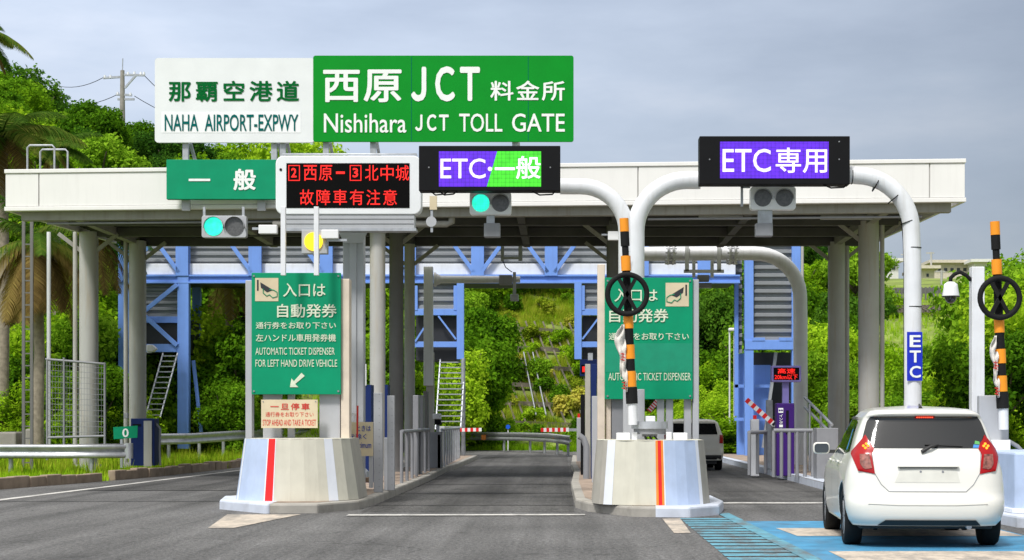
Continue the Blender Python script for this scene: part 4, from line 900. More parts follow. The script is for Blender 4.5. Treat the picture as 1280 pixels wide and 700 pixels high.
# ------------------------------------------------------------------ equipment on the left island
def simple(name, label, cat, px0, px1, py0, s, m, d=.3, base=KH, bev=.012, grp=None):
    q = MB(); a = P(px0, py0, s); b = P(px1, 0, s); q.box(a.x, b.x, a.y, a.y+d, base, a.z)
    return tag(q.build(name, m, bev=bev, org=((a.x+b.x)/2, a.y, base)), label, cat, grp)
hn = thing('height_notice', 'cream notice board with blue lettering on the left island side', 'sign', (P(455, 0, 75).x, F/75, KH))
q = MB(); q.pbox(436, 466.5, 527.5, 570, 75, .02); q.build('plate', M['beige'], hn); bt = M['bluetext']
text('ときは', 446, 463.5, 532, 539, 75, bt, hn, bold=.012, dy=-.004); text('を除く', 437, 458, 542, 549, 75, bt, hn, bold=.012, dy=-.004); text('maximum', 441.5, 464, 553, 560, 75, bt, hn, bold=.012, dy=-.004)
q = MB(); q.pbox(461, 466, 569, 610, 75, .05, .02); q.build('leg', M['grey'], hn)
for i, (a, b, t_, s_, lb_) in enumerate(((467, 478, 491, 74, 'nearest of two slim perforated grey posts beside the cream height notice'), (484, 493, 494.5, 72, 'farther of two slim perforated grey posts beside the cream height notice'))):
    root = thing('slim_post', lb_, 'post', (P((a+b)/2, 0, s_).x, F/s_, KH)); z = P(0, t_, s_).z; u, v = P(a, 0, s_), P(b, 0, s_)
    q = MB(); q.box(u.x, v.x, u.y, u.y+.12, KH, z); q.build('post', M['grey'], root, bev=.008)
    q = MB(); [q.cyl(((u.x+v.x)/2+.02, u.y-.003, KH+.1+k*.12), ((u.x+v.x)/2+.02, u.y+.01, KH+.1+k*.12), .008, n=6) for k in range(int((z-KH)/.12))]; q.build('hole_row', M['mid_grey'], root)
simple('low_box', 'small pale grey box between the two slim posts on the left island', 'box', 480, 484.5, 547, 72, M['pole'], .1)
tb = thing('dispenser_booth', 'navy blue ticket booth panel behind the round columns on the left island', 'booth', (P(462, 0, 64).x, F/64, KH))
q = MB(); q.pbox(453, 464, 481, 605, 64, .5); q.build('navy_side', M['navy'], tb); q = MB(); q.pbox(481, 484.5, 481, 605, 60, .5); q.build('navy_side', M['navy'], tb); q = MB(); q.pbox(452, 458, 455, 482, 64, .02, -.02); q.build('white_tag', M['white'], tb)
for a, b, t_, s_, m, lb_ in ((516, 523, 494, 56, 'mid_grey', 'grey louvred cabinet, nearest of the row on the left island'), (523, 529, 494, 52, 'mid_grey', 'grey cabinet second in the row on the left island'), (529, 534, 489, 50, 'column_dark', 'brown grey cabinet third in the row on the left island'), (534, 552, 540, 49, 'mid_grey', 'dark low cabinet at the end of the row below the small camera')):
    simple('cabinet', lb_, 'cabinet', a, b, t_, s_, M[m], .5)
dm = thing('debris_tarp', 'crumpled grey cover lying on the left island behind the cone shaped barrier', 'cover', (P(448, 0, 70).x, F/70, KH))
q = MB(); q.ppoly([(438, 598), (438, 580), (445, 577), (458, 590), (460, 598)], 72, .4); q.build('cover', M['galv'], dm, bev=.02)
q = MB(); q.pbox(436, 462, 597, 603, 72.5, .5); tag(q.build('timber_plank', M['wood'], org=P(449, 603, 72.5), bev=.01), 'timber plank under the grey cover on the left island', 'plank')
mm = thing('folded_arm', 'small white mechanism with thin red stick beside the cream height notice', 'machine', P(446, 560, 77))
q = MB(); q.pbox(438, 447, 516, 519, 77, .06); q.pbox(442, 448, 519, 528, 77, .08); q.build('bracket', M['white'], mm, bev=.005); q = MB(); a = P(447, 507, 77); b = P(446.5, 547, 77); q.cyl(a, b, .016, n=8); q.build('stick', M['redtext'], mm)
# small camera on cabinet
sc_ = thing('lane_camera', 'white and black lane camera on top of the dark low cabinet', 'camera', P(548, 540, 49))
q = MB(); q.pbox(541, 551, 517, 524, 49, .3, -.05); q.build('sun_shield', M['white'], sc_, bev=.02); q = MB(); q.pbox(543, 551, 524, 531, 49, .25, -.03); q.build('body', M['black'], sc_, bev=.02); q = MB(); q.pbox(545, 549, 530, 541, 49, .08, .05); q.build('stem', M['galv'], sc_)
# hand rails (tube frames with uprights)
def railing(label, pa, pb, n, h=.95, r=.028, m=None, round_=True, z0=KH):
    pa = Vector(pa); pb = Vector(pb); root = thing('railing', label, 'railing', tuple(pa)); m = m or M['galv']
    q = MB(); q.tube([pa+Vector((0, 0, h)), pb+Vector((0, 0, h))], r*1.15, n=10); q.build('top_rail', m, root)
    for i in range(n):
        p = pa.lerp(pb, i/(n-1)); q = MB(); q.cyl(p, p+Vector((0, 0, h)), r, n=8); q.build('upright', m, root)
    return root
def gp(px, s, z=KH): return ((px-VX)/s, F/s, z)
railing('tube railing with seven uprights along the left island cabinets', gp(502, 64.5), gp(536, 52), 7, h=1.0, r=.034, m=M['mid_grey'])
railing('tube railing with thin bars near the far end of the left island', gp(552, 48.5), gp(574, 39), 9, h=.98, r=.03)
simple('rail_end_post', 'broad cream post where the two railings of the left island meet', 'post', 546.5, 551, 543, 49, M['pole'], .12)
# booms
def boom(label, pts_, s, grp=None, dyy=(0, 0)):
    (ax, ay), (bx_, by) = pts_; root = thing('boom_arm', label, 'boom barrier', P(bx_, by, s), grp); a = P(ax, ay, s); b = P(bx_, by, s); a.y += dyy[0]; b.y += dyy[1]
    n = 10
    for i in range(n):
        u = a.lerp(b, i/n); v = a.lerp(b, (i+1)/n); q = MB(); q.bar(u, v, .12, .06); q.build('red_band' if i % 2 == 0 else 'white_band', M['red'] if i % 2 == 0 else M['white'], root)
    return root
gb_ = 'red and white boom arms closing the lanes'
b1 = boom('lowered red and white boom at the far end of the left island', ((567, 537.5), (602, 537)), 37, gb_)
q = MB(); q.pbox(553, 567, 536, 539.5, 37, .05); q.build('steel_arm', M['galv'], b1); q = MB(); q.pbox(549, 556, 533, 580, 37, .3, .05); q.build('gate_box', M['grey'], b1, bev=.02)
b2 = boom('lowered red and white boom held at the left side of the middle island', ((676, 537.5), (711, 537)), 41, gb_)
q = MB(); q.pbox(711, 724, 535.5, 539, 41, .05); q.build('steel_arm', M['galv'], b2); q = MB(); q.pbox(721, 727, 522, 590, 42, .3, .05); q.build('gate_box', M['grey'], b2, bev=.02); q = MB(); q.pbox(722, 725, 517, 522, 42, .1, .1); q.build('red_lamp', M['red'], b2)
b3 = boom('half raised red and white boom in the right lane beside the purple machine', ((933, 499.5), (968, 531)), 52, gb_)
q = MB(); a = P(966, 529, 52); b = P(974, 536, 52); q.bar(a, b, .1, .06); q.build('steel_arm', M['galv'], b3); q = MB(); q.pbox(966, 974, 528, 590, 52, .3, .05); q.build('gate_box', M['mid_grey'], b3, bev=.02)
b4 = boom('short tilted red and white boom seen under the middle green sign', ((811, 514), (822, 501)), 50, gb_)
# middle island left edge equipment
mi = thing('ticket_machine', 'tall dark ticket machine with red LED strip on the middle island left edge', 'ticket machine', (P(737, 0, 58).x, F/58, KH))
q = MB(); q.pbox(725, 750, 449, 470, 55, .3, .05); q.build('display_box', M['navy'], mi, bev=.01)
q = MB(); q.pbox(726.5, 733, 456, 467, 55, .01, .04); q.build('screen', M['screen'], mi)
q = MB(); q.pbox(728, 731, 458, 465, 55, .004, .034); q.build('led_mark', M['led_red'], mi)
for a, b, t_, m, s_ in ((726, 731, 493, 'black', 56), (731.5, 738, 455, 'bar_grey', 58), (738.5, 746, 455, 'navy', 60), (740, 748, 495, 'grey', 64)):
    q = MB(); u = P(a, t_, s_); v = P(b, 0, s_); q.box(u.x, v.x, u.y, u.y+.35, KH, u.z); q.build('panel', M[m], mi, bev=.008)
q = MB(); q.pbox(735, 741, 441, 450, 56, .2, .1); q.build('vent', M['galv'], mi)
gd = thing('wheel_guard', 'curved grey steel guard at the foot of the dark ticket machine', 'guard', (P(731, 0, 62).x, F/62, KH))
q = MB(); q.tube(pts([(733, 600), (733, 558), (729, 548), (724, 545)], 60), .07, n=12); q.build('guard_tube', M['mid_grey'], gd)
# right island equipment
pm = thing('intercom_machine', 'tall purple lane machine with red LED display on its purple stalk', 'lane machine', (P(982, 0, 55).x, F/55, KH))
q = MB(); q.pbox(971, 993, 504, 595, 55, .4); q.build('cabinet', M['purple'], pm, bev=.02)
q = MB(); q.pbox(979, 987, 475, 505, 55, .12, .12); q.build('stalk', M['lilac'], pm)
q = MB(); q.pbox(964.5, 1001.5, 457, 477.5, 55, .25, .0); q.build('display_frame', M['lilac'], pm, bev=.02)
q = MB(); q.pbox(967, 999, 459.5, 475, 55, .01, -.008); q.build('screen', M['screen'], pm)
for t_, a, b, c, d in (('高速', 972, 994, 460.5, 467), ('20km以下', 968, 997, 468, 474.5)): text(t_, a, b, c, d, 55, M['led_red'], pm, name='led_lettering', bold=.02, dy=-.014)
q = MB(); q.pbox(982.5, 986, 513, 543, 55, .005, -.004); q.build('louvre', M['black'], pm)
q = MB(); q.pbox(973, 979, 510, 516, 55, .004, -.004); q.build('lens_plate', M['signtext'], pm)
q = MB(); c = P(974.6, 513, 55); q.cyl((c.x, c.y-.008, c.z), (c.x, c.y-.004, c.z), .022, n=12); q.build('lens_ring', M['purple'], pm); q = MB(); c = P(977.4, 513, 55); q.cyl((c.x, c.y-.008, c.z), (c.x, c.y-.004, c.z), .022, n=12); q.build('lens_ring', M['purple'], pm)
for i, ch in enumerate('インターホン'): text(ch, 974, 978.5, 518+i*4.2, 521.5+i*4.2, 55, M['signtext'], pm, bold=.01, dy=-.005)
lp_ = thing('lane_post', 'white square lane post with small red lamp beside the half raised boom', 'post', (P(943, 0, 53).x, F/53, KH))
q = MB(); q.pbox(939, 949, 524, 595, 53, .25, 0); q.build('post', M['pole'], lp_, bev=.01); q = MB(); q.pbox(942, 946, 519, 524, 53, .1, .05); q.build('red_lamp', M['red'], lp_)
railing('short tube railing left of the white lane post on the right island', gp(936.5, 56), gp(957, 54.5), 3, h=.95, r=.04, m=M['mid_grey'])
railing('tube railing around the purple machine on the right island', gp(967, 58), gp(1016, 58), 6, h=1.0, r=.04, m=M['mid_grey'])
sr = thing('stair_handrail', 'sloping steel stair handrail right of the purple machine', 'handrail', P(1008, 560, 52))
for dz in (0, 12): q = MB(); a = P(1006, 497+dz, 50); b = P(1040, 531+dz, 56); q.tube([a, b], .035, n=8); q.build('rail', M['galv'], sr)
for px, py in ((1012, 505), (1026, 519), (1038, 530)): q = MB(); a = P(px, py, 52); q.cyl(a, (a.x, a.y, KH), .03, n=8); q.build('upright', M['galv'], sr)
simple('cabinet', 'wide low grey cabinet on the right island beside the hatchback mirror', 'cabinet', 1021, 1048, 535, 60, M['mid_grey'], .5)
simple('lattice_post', 'slim grey lattice post behind the purple machine', 'post', 958, 966, 500, 50, M['galv'], .15)

# ------------------------------------------------------------------ guardrails
def guardrail(label, pl, h=.70, post_step=2.0, end=None):
    pl = [Vector(p) for p in pl]; root = thing('guardrail', label, 'guardrail', tuple(pl[0]))
    prof = [(0, .17), (.045, .14), (.045, .07), (-.03, .03), (-.03, -.03), (.045, -.07), (.045, -.14), (0, -.17)]
    q = MB(); rings = []
    for i, p in enumerate(pl):
        d = (pl[min(i+1, len(pl)-1)]-pl[max(0, i-1)]); d.z = 0; d.normalize(); nrm = Vector((d.y, -d.x, 0))
        rings.append([p+nrm*a+Vector((0, 0, h+b)) for a, b in prof])
    k = len(prof); vs = [v for r_ in rings for v in r_]; q.smooth = True
    q.add(vs, [(i*k+j, i*k+j+1, (i+1)*k+j+1, (i+1)*k+j) for i in range(len(pl)-1) for j in range(k-1)])
    o = q.build('beam', M['rail'], root); m_ = o.modifiers.new('solid', 'SOLIDIFY'); m_.thickness = .012
    L_ = 0
    for i in range(len(pl)-1):
        a, b = pl[i], pl[i+1]; n = max(1, int((b-a).length/post_step))
        for j in range(n):
            p = a.lerp(b, (j+.5)/n); d = (b-a).normalized(); nrm = Vector((d.y, -d.x, 0)); p = p-nrm*.12
            q = MB(); q.cyl((p.x, p.y, p.z-.3), (p.x, p.y, p.z+h+.08), .055, n=10); q.build('post', M['rail'], root)
    return root
gr1 = guardrail('long galvanised guardrail at the left edge in front of the mesh gate', [(-19, 42.6, .0), (-14.3, 42.1, 0), (-12.2, 41.9, 0.0), (-10.3, 41.6, 0.02)], h=.62)
q = MB(); q.smooth = True; q.cyl((-10.3, 41.65, .46), (-10.3, 41.65, .82), .10, n=12); q.build('end_cap', M['rail'], gr1)
guardrail('galvanised guardrail farther back between the left columns and the left island', [(-12.6, 54, .1), (-11.9, 56, .1), (-10.9, 63, .2), (-9.8, 72, .4)], h=.68)
far = [G(px, py, 0) for px, py in ((560, 566), (600, 565), (640, 566.5), (680, 571), (712, 577.5))]
gr3 = guardrail('curved guardrail crossing behind the far end of the centre lane', [(-9.5, 80, 0), (-5.5, 79.5, 0), (-3.6, 79, .0), (-1.9, 77, 0), (-.6, 72, 0), (.25, 66, -.05)], h=.66, post_step=2.5)
for x, y in ((-3.6, 78.9), (-.35, 71)): q = MB(); q.box(x-.1, x+.1, y-.12, y-.08, .5, .72); q.build('orange_reflector', M['orange'], gr3)
guardrail('short guardrail behind the white van on the right', [(8.2, 76, 0), (11, 80, 0), (16, 84, 0)], h=.75)
dl = thing('delineator', 'small round blue marker on a white stake above the far guardrail', 'marker', (P(635, 0, 27.5).x, 80, 0))
q = MB(); c = (P(635, 0, 27.5).x, 80, EYE-(533.5-VY)/27.5); q.cyl((c[0], 79.95, c[2]), (c[0], 79.99, c[2]), .10, n=16); q.build('disc', mat('blue_reflector', (.01, .12, .75), .3), dl); q = MB(); q.box(c[0]-.025, c[0]+.025, 80, 80.03, -.2, c[2]); q.build('stake', M['white'], dl)

# ------------------------------------------------------------------ left roadside : mesh gate, blue cabinet, number plate
mg = thing('mesh_gate', 'tall wire mesh gate in a tube frame at the left roadside', 'gate', (P(95, 0, 50).x, 44, 0))
sG = 51.2; A = P(59, 448, sG); B = P(131, 455, sG)
for u, v in (((59, 449), (59, 575)), ((80, 447), (80, 560)), ((131, 453), (131, 570)), ((57, 449), (132, 455)), ((59, 547), (132, 545))):
    a = P(*u, sG); b = P(*v, sG); q = MB(); q.cyl(a, b, .03, n=10); q.build('frame_tube', M['mid_grey'], mg)
q = MB()
for i in range(13): a = P(60, 456+i*7, sG); b = P(131, 460+i*6.7, sG); q.cyl(a, b, .005, n=5, cap=False)
for i in range(20): a = P(62+i*3.6, 450+i*.3, sG); b = P(62+i*3.6, 546, sG); q.cyl(a, b, .004, n=5, cap=False)
q.build('wire_mesh', M['mid_grey'], mg)
q = MB(); a = P(61, 290, 50); b = P(61, 560, 50); q.cyl(a, b, .05, n=12); tag(q.build('thin_pole', M['pole'], org=tuple(b)), 'thin white pole rising beside the mesh gate at left', 'pole')
s = 50.0
bc = thing('roadside_cabinet', 'dark blue roadside cabinet with a grey strip beside the rail end', 'cabinet', (P(182, 0, s).x, F/s, 0))
q = MB(); q.pbox(163.5, 193, 523, 582, s, .5); q.build('body', M['navy'], bc, bev=.01); q = MB(); q.pbox(180, 190, 526, 583, s, .03, -.032); q.build('grey_strip', M['column'], bc); q = MB(); q.pbox(166, 176, 530, 532, s, .03, -.03); q.build('handle', M['black'], bc)
q = MB(); q.tube(pts([(193, 530), (198, 536), (197, 560), (198, 582)], s, .2), .03, n=8); q.build('conduit', M['mid_grey'], bc)
np_ = thing('number_plate_sign', 'small green sign with a white zero beside the dark blue cabinet', 'sign', P(156, 549, 51))
q = MB(); q.ppoly([(141.5, 534), (172, 532), (171.5, 547), (142, 549)], 51, .04); q.build('plate', M['green'], np_)
text('0', 153, 161, 535.5, 546.5, 51, M['signtext'], np_, bold=.02, dy=-.006); q = MB(); q.pbox(150, 153, 549, 585, 51, .05, .01); q.build('leg', M['galv'], np_)
sb = MB(); sb.pbox(152, 157, 516, 523, 50, .12, .2); tag(sb.build('switch_box', M['mid_grey'], org=P(155, 523, 50), bev=.01), 'tiny grey switch box on the blue tower post', 'box')
fl2 = thing('flood_lamp', 'cream flood lamp on the rear left column', 'lamp', P(188, 438, 47))
q = MB(); q.ppoly([(184, 431), (191, 431), (196, 436), (192, 440), (184, 439)], 46.5, .25, -.1); q.build('head', M['pole'], fl2, bev=.02); q = MB(); q.pbox(183, 189, 438, 441, 46.5, .05, .05); q.build('bracket', M['galv'], fl2)
# old stone blocks in the verge
for i, (a, b, t_, bt_) in enumerate(((-2, 20, 540, 552), (31, 44, 536, 552))):
    q = MB(); u = P(a, t_, 42); v = P(b, bt_, 42); q.box(u.x, v.x, u.y, u.y+1, v.z-.5, u.z); tag(q.build('stone_block', M['concrete'], bev=.05, org=(u.x, u.y, v.z)), ['low stone block at the far left edge above the guardrail', 'low stone block left of the mesh gate'][i], 'block')

# ------------------------------------------------------------------ cars
def lerp_tab(tab, z):
    if z <= tab[0][0]: return tab[0][1]
    for (a, b), (c, d) in zip(tab, tab[1:]):
        if z <= c: t = (z-a)/(c-a); return b+(d-b)*t
    return tab[-1][1]
class CarShape:
    """y forward from the rear bumper, z up, x right; outline stacked level by level"""
    def __init__(s, Wr, Ws, rear, front, bow, rc): s.Wr, s.Ws, s.rear, s.front, s.bow, s.rc = Wr, Ws, rear, front, bow, rc
    def rearpt(s, fx, z):        # fx in -1..1 across the rear face
        w_ = lerp_tab(s.Wr, z); yr = lerp_tab(s.rear, z); e = abs(fx); rc = lerp_tab(s.rc, z)
        y = yr+s.bow*e*e; k = 1-rc/w_
        if e > k: u = (e-k)/(1-k); y += rc*(1-math.sqrt(max(0, 1-u*u)))
        return Vector((fx*w_, y, z))
    def half(s, y, z):
        yr = lerp_tab(s.rear, z)+s.bow+lerp_tab(s.rc, z); a = lerp_tab(s.Wr, z); b = lerp_tab(s.Ws, z)
        w_ = a+(b-a)*sst(0, .9, y-yr)
        yf = lerp_tab(s.front, z); L_ = max(.05, min(.9, (yf-yr)*.45)); u = (y-(yf-L_))/L_
        if u > 0: w_ *= math.sqrt(max(0, 1-.93*min(1, u)**2.6))
        return w_
    def sidept(s, y, z, sg, off=0): return Vector((sg*(s.half(y, z)+off), y, z))
    def ring(s, z, nr=21, ns=26):
        o = [s.rearpt(-sin(pi/2*(1-2*i/(nr-1))), z) for i in range(nr)]      # left to right across the rear
        yr = o[-1].y; yf = lerp_tab(s.front, z)
        right = [s.sidept(yr+(yf-yr)*(1-cos(pi*.5*(k/ns)))**.9 if False else yr+(yf-yr)*(k/ns), z, 1) for k in range(1, ns+1)]
        w_ = right[-1].x; frontp = [Vector((w_*(1-2*k/6), yf+.02, z)) for k in range(1, 6)]
        left = [Vector((-p.x, p.y, p.z)) for p in reversed(right)]
        return o+right+frontp+left
def car_body(shape, zs):
    q = MB(); q.smooth = True; rings = [shape.ring(z) for z in zs]; n = len(rings[0]); vs = [v for r_ in rings for v in r_]
    q.add(vs, [(i*n+j, i*n+(j+1) % n, (i+1)*n+(j+1) % n, (i+1)*n+j) for i in range(len(zs)-1) for j in range(n)])
    # caps
    for r_, rev in ((rings[0], True), (rings[-1], False)):
        c = Vector((0, sum(v.y for v in r_)/n, r_[0].z+(0 if rev else .012))); base = len(q.v); q.v += [tuple(v) for v in r_]+[tuple(c)]
        for j in range(n): f = [base+j, base+(j+1) % n, base+n]; q.f.append(f[::-1] if rev else f); q.mi.append(0); q.sm.append(True)
    return q
def place(q, ox, oy, rz):
    c_, s_ = cos(rz), sin(rz); q.v = [(ox+x*c_-y*s_, oy+x*s_+y*c_, z) for x, y, z in q.v]; return q
def patch_rear(shape, poly_fx_z, off, nseg=8):
    """polygon given in (x metres, z) on the rear face, lifted off by off: dense fan grid"""
    q = MB(); q.smooth = True; zs = sorted(set([p[1] for p in poly_fx_z])); z0, z1 = zs[0], zs[-1]; rows = 14; vs = []
    def span(z):
        xs_ = []
        n = len(poly_fx_z)
        for i in range(n):
            (xa_, za), (xb2, zb2) = poly_fx_z[i], poly_fx_z[(i+1) % n]
            if (za-z)*(zb2-z) <= 0 and abs(za-zb2) > 1e-6: xs_.append(xa_+(xb2-xa_)*(z-za)/(zb2-za))
        return min(xs_), max(xs_)
    for i in range(rows+1):
        z = z0+(z1-z0)*i/rows; zz = min(max(z, z0+1e-4), z1-1e-4); a, b = span(zz)
        for j in range(nseg+1):
            x = a+(b-a)*j/nseg; w_ = lerp_tab(shape.Wr, z); fx = max(-1, min(1, x/w_)); p = shape.rearpt(fx, z); p.y -= off
            if abs(x) > w_:      # wraps round the corner
                p = Vector((math.copysign(w_, x), p.y+(abs(x)-w_), z))
            if abs(fx) > .8: p.x += math.copysign(off*.8, fx)
            vs.append(p)
    m_ = nseg+1; q.add(vs, [(i*m_+j, i*m_+j+1, (i+1)*m_+j+1, (i+1)*m_+j) for i in range(rows) for j in range(nseg)]); return q
def patch_side(shape, poly, sg, off, n1=14, n2=8):
    """poly: four corners (y,z): rear-bottom, front-bottom, front-top, rear-top"""
    q = MB(); q.smooth = True; vs = []
    for i in range(n2+1):
        v = i/n2
        for j in range(n1+1):
            u = j/n1; a = Vector(poly[0]).lerp(Vector(poly[1]), u); b = Vector(poly[3]).lerp(Vector(poly[2]), u); p = a.lerp(b, v)
            vs.append(shape.sidept(p[0], p[1], sg, off))
    m_ = n1+1; q.add(vs, [(i*m_+j, i*m_+j+1, (i+1)*m_+j+1, (i+1)*m_+j) for i in range(n2) for j in range(n1)]); return q
def wheel(q_t, c, r, wd, sg):
    pass
def apply_bool(o, cutters):
    for c in cutters:
        m_ = o.modifiers.new('b', 'BOOLEAN'); m_.operation = 'DIFFERENCE'; m_.object = c; m_.solver = 'EXACT'
        try: m_.material_mode = 'TRANSFER'
        except Exception: pass
    dg = bpy.context.evaluated_depsgraph_get(); me = bpy.data.meshes.new_from_object(o.evaluated_get(dg), depsgraph=dg)
    o.modifiers.clear(); o.data = me
    for c in cutters: bpy.data.objects.remove(c)
def car(name, label, cat, shape, zs, ox, oy, rz, paint, wheels, R_, grp=None, half_track=.74):
    root = thing(name, label, cat, (ox, oy, 0), grp)
    body = place(car_body(shape, zs), ox, oy, rz).build('body', paint, root)
    cut = []
    for yw in wheels:
        for sg in (-1, 1):
            q = MB(); q.cyl((sg*.45, yw, R_), (sg*1.2, yw, R_), R_+.055, n=40); place(q, ox, oy, rz); c = q.build('cutter', M['plastic'], root); c.parent = None; c.location = (ox, oy, 0); cut.append(c)
    apply_bool(body, cut)
    for yw in wheels:
        for sg in (-1, 1):
            xo = sg*(half_track+.085); xi = sg*(half_track-.10)
            q = MB(); n = 40; q.smooth = True; prof = [(xi, R_*.62), (xi, R_*.94), (xi+sg*.02, R_), (xo-sg*.03, R_), (xo, R_*.93), (xo, R_*.70), (xo-sg*.02, R_*.66)]
            vs = [(a, yw+b*cos(2*pi*i/n), R_+b*sin(2*pi*i/n)) for a, b in prof for i in range(n)]
            q.add(vs, [(k*n+i, k*n+(i+1) % n, (k+1)*n+(i+1) % n, (k+1)*n+i) for k in range(len(prof)-1) for i in range(n)]); q.smooth = False
            q.add(vs[:n], [tuple(range(n))]); q.add([(xi+sg*.03, v[1], v[2]) for v in vs[-n:]], [tuple(range(n))])
            w_ = place(q, ox, oy, rz).build('wheel', M['rubber'], root)
            q = MB(); xr = xo-sg*.012; q.cyl((xr-sg*.04, yw, R_), (xr-sg*.005, yw, R_), R_*.16, n=20)
            for k in range(7):
                a = 2*pi*k/7; q.bar((xr-sg*.02, yw, R_), (xr-sg*.02, yw+R_*.62*cos(a), R_+R_*.62*sin(a)), .05, .035)
            m_ = 32; ro, ri = R_*.67, R_*.60
            for k in range(m_):
                a, b = 2*pi*k/m_, 2*pi*(k+1)/m_
                q.add([(xr, yw+ri*cos(a), R_+ri*sin(a)), (xr, yw+ro*cos(a), R_+ro*sin(a)), (xr, yw+ro*cos(b), R_+ro*sin(b)), (xr, yw+ri*cos(b), R_+ri*sin(b))], [(0, 1, 2, 3)])
            place(q, ox, oy, rz).build('rim', M['rim'], w_)
            q = MB(); q.cyl((sg*.46, yw, R_+.10), (sg*.50, yw, R_+.10), R_-.06, n=30); place(q, ox, oy, rz).build('wheel_well', M['plastic'], root)
    return root

H = CarShape(
    Wr=[(.24, .76), (.30, .80), (.42, .835), (.62, .845), (.80, .82), (1.0, .765), (1.1, .735), (1.25, .685), (1.38, .63), (1.45, .57), (1.48, .50), (1.50, .38), (1.512, .20)],
    Ws=[(.24, .80), (.34, .83), (.55, .845), (.85, .835), (.93, .80), (1.1, .73), (1.25, .68), (1.38, .62), (1.45, .56), (1.48, .50), (1.50, .40), (1.512, .25)],
    rear=[(.24, .10), (.30, .03), (.40, .0), (.50, .0), (.56, .035), (.60, .05), (.80, .075), (.86, .085), (1.0, .13), (1.06, .17), (1.38, .33), (1.42, .25), (1.45, .26), (1.475, .42), (1.50, .9), (1.512, 1.3)],
    front=[(.24, 4.02), (.5, 4.08), (.70, 4.02), (.82, 3.75), (.93, 3.30), (.98, 3.10), (1.38, 2.45), (1.45, 2.25), (1.48, 2.1), (1.50, 1.9), (1.512, 1.6)],
    bow=.06, rc=[(.24, .22), (.6, .24), (1.0, .17), (1.4, .12), (1.45, .20), (1.5, .15), (1.512, .05)])
zs = [.24, .27, .30, .35, .40, .45, .50, .53, .56, .60, .66, .72, .78, .83, .88, .93, .98, 1.02, 1.06, 1.12, 1.2, 1.28, 1.34, 1.38, 1.40, 1.42, 1.435, 1.45, 1.463, 1.475, 1.488, 1.50, 1.512]
HX, HY, HR = 3.82, 18.45, R(-4.0)
hb_ = car('hatchback', 'white five door hatchback with lit brake lamps entering the right lane', 'car', H, zs, HX, HY, HR, M['carwhite'], (.72, 3.32), .315)
def hp(q, name, m, parent=None, **k): return place(q, HX, HY, HR).build(name, m, parent or hb_, **k)
gw = hp(patch_rear(H, [(-.675, 1.06), (.675, 1.06), (.655, 1.16), (.60, 1.34), (.56, 1.395), (-.56, 1.395), (-.60, 1.34), (-.655, 1.16)], .006, 20), 'rear_window', M['glass'])
for sg in (-1, 1):
    pl = [(.615, 1.205), (.545, 1.06), (.575, 1.0), (.545, .79), (.70, .80), (.775, 1.01)]
    lt = hp(patch_rear(H, [(sg*a, b) for a, b in pl], .014, 8), 'tail_light', M['redlens'])
    pl = [(.60, 1.0), (.585, .90), (.575, .85), (.64, .84), (.68, .90), (.68, 1.0)]
    hp(patch_rear(H, [(sg*a, b) for a, b in pl], .022, 5), 'clear_lens', M['clearlens'], lt)
    for dx, dz in ((0, .022), (.024, 0), (0, -.022), (-.024, 0)):
        p = H.rearpt((sg*.628+dx)/lerp_tab(H.Wr, 1.09), 1.085+dz); q = MB(); q.cyl((p.x, p.y-.034, p.z), (p.x, p.y-.016, p.z), .0135, n=12); hp(q, 'lit_bulb', M['lens_lit'], lt)
    # side glass, pillar strip, handle, mirror
    for a, b, c_, d_ in ((1.15, 1.95, 2.0, 1.18), (2.02, 2.95, 2.38, 2.07)):
        hp(patch_side(H, [(a, .98), (b, .985), (c_, 1.37), (d_, 1.365)], sg, .006), 'side_window', M['glass'])
    hp(patch_side(H, [(.62, 1.02), (1.10, .985), (1.13, 1.36), (.86, 1.34)], sg, .006), 'side_window', M['glass'])
    hp(patch_side(H, [(1.1, 1.375), (2.4, 1.385), (2.3, 1.41), (.9, 1.39)], sg, .02, 14, 2), 'rain_visor', M['plastic'])
    for y_ in (1.25, 2.25):
        q = MB(); x = sg*(H.half(y_, .90)+.01); q.box(min(x, x+sg*.025), max(x, x+sg*.025), y_, y_+.16, .885, .91); hp(q, 'door_handle', M['carwhite'], bev=.008)
    for y_ in (1.15, 2.0, 3.0):
        hp(patch_side(H, [(y_-.004, .36), (y_+.004, .36), (y_+.004, .97), (y_-.004, .97)], sg, .002, 1, 12), 'door_gap', M['plastic'])
    q = MB(); x = sg*.80; q.rrect(min(x, x+sg*.20), max(x, x+sg*.20), .95, 1.09, .045, 2.80, 2.88); mm_ = hp(q, 'wing_mirror', M['carwhite'], bev=.02)
    q = MB(); q.rrect(min(x+sg*.015, x+sg*.185), max(x+sg*.015, x+sg*.185), .965, 1.075, .035, 2.785, 2.797); hp(q, 'mirror_glass', M['window'], mm_)
    q = MB(); q.box(min(sg*.70, sg*.82), max(sg*.70, sg*.82), 2.82, 2.86, .96, 1.0); hp(q, 'mirror_stalk', M['plastic'], mm_)
sp_ = hp(patch_rear(H, [(-.105, 1.375), (.105, 1.375), (.105, 1.398), (-.105, 1.398)], .022, 4), 'high_brake_light', M['redlens'])
for k in range(8):
    x = -.08+.0229*k; p = H.rearpt(x/.63, 1.387); q = MB(); q.cyl((p.x, p.y-.03, p.z), (p.x, p.y-.024, p.z), .008, n=8); hp(q, 'lit_bulb', M['stop_lit'], sp_)
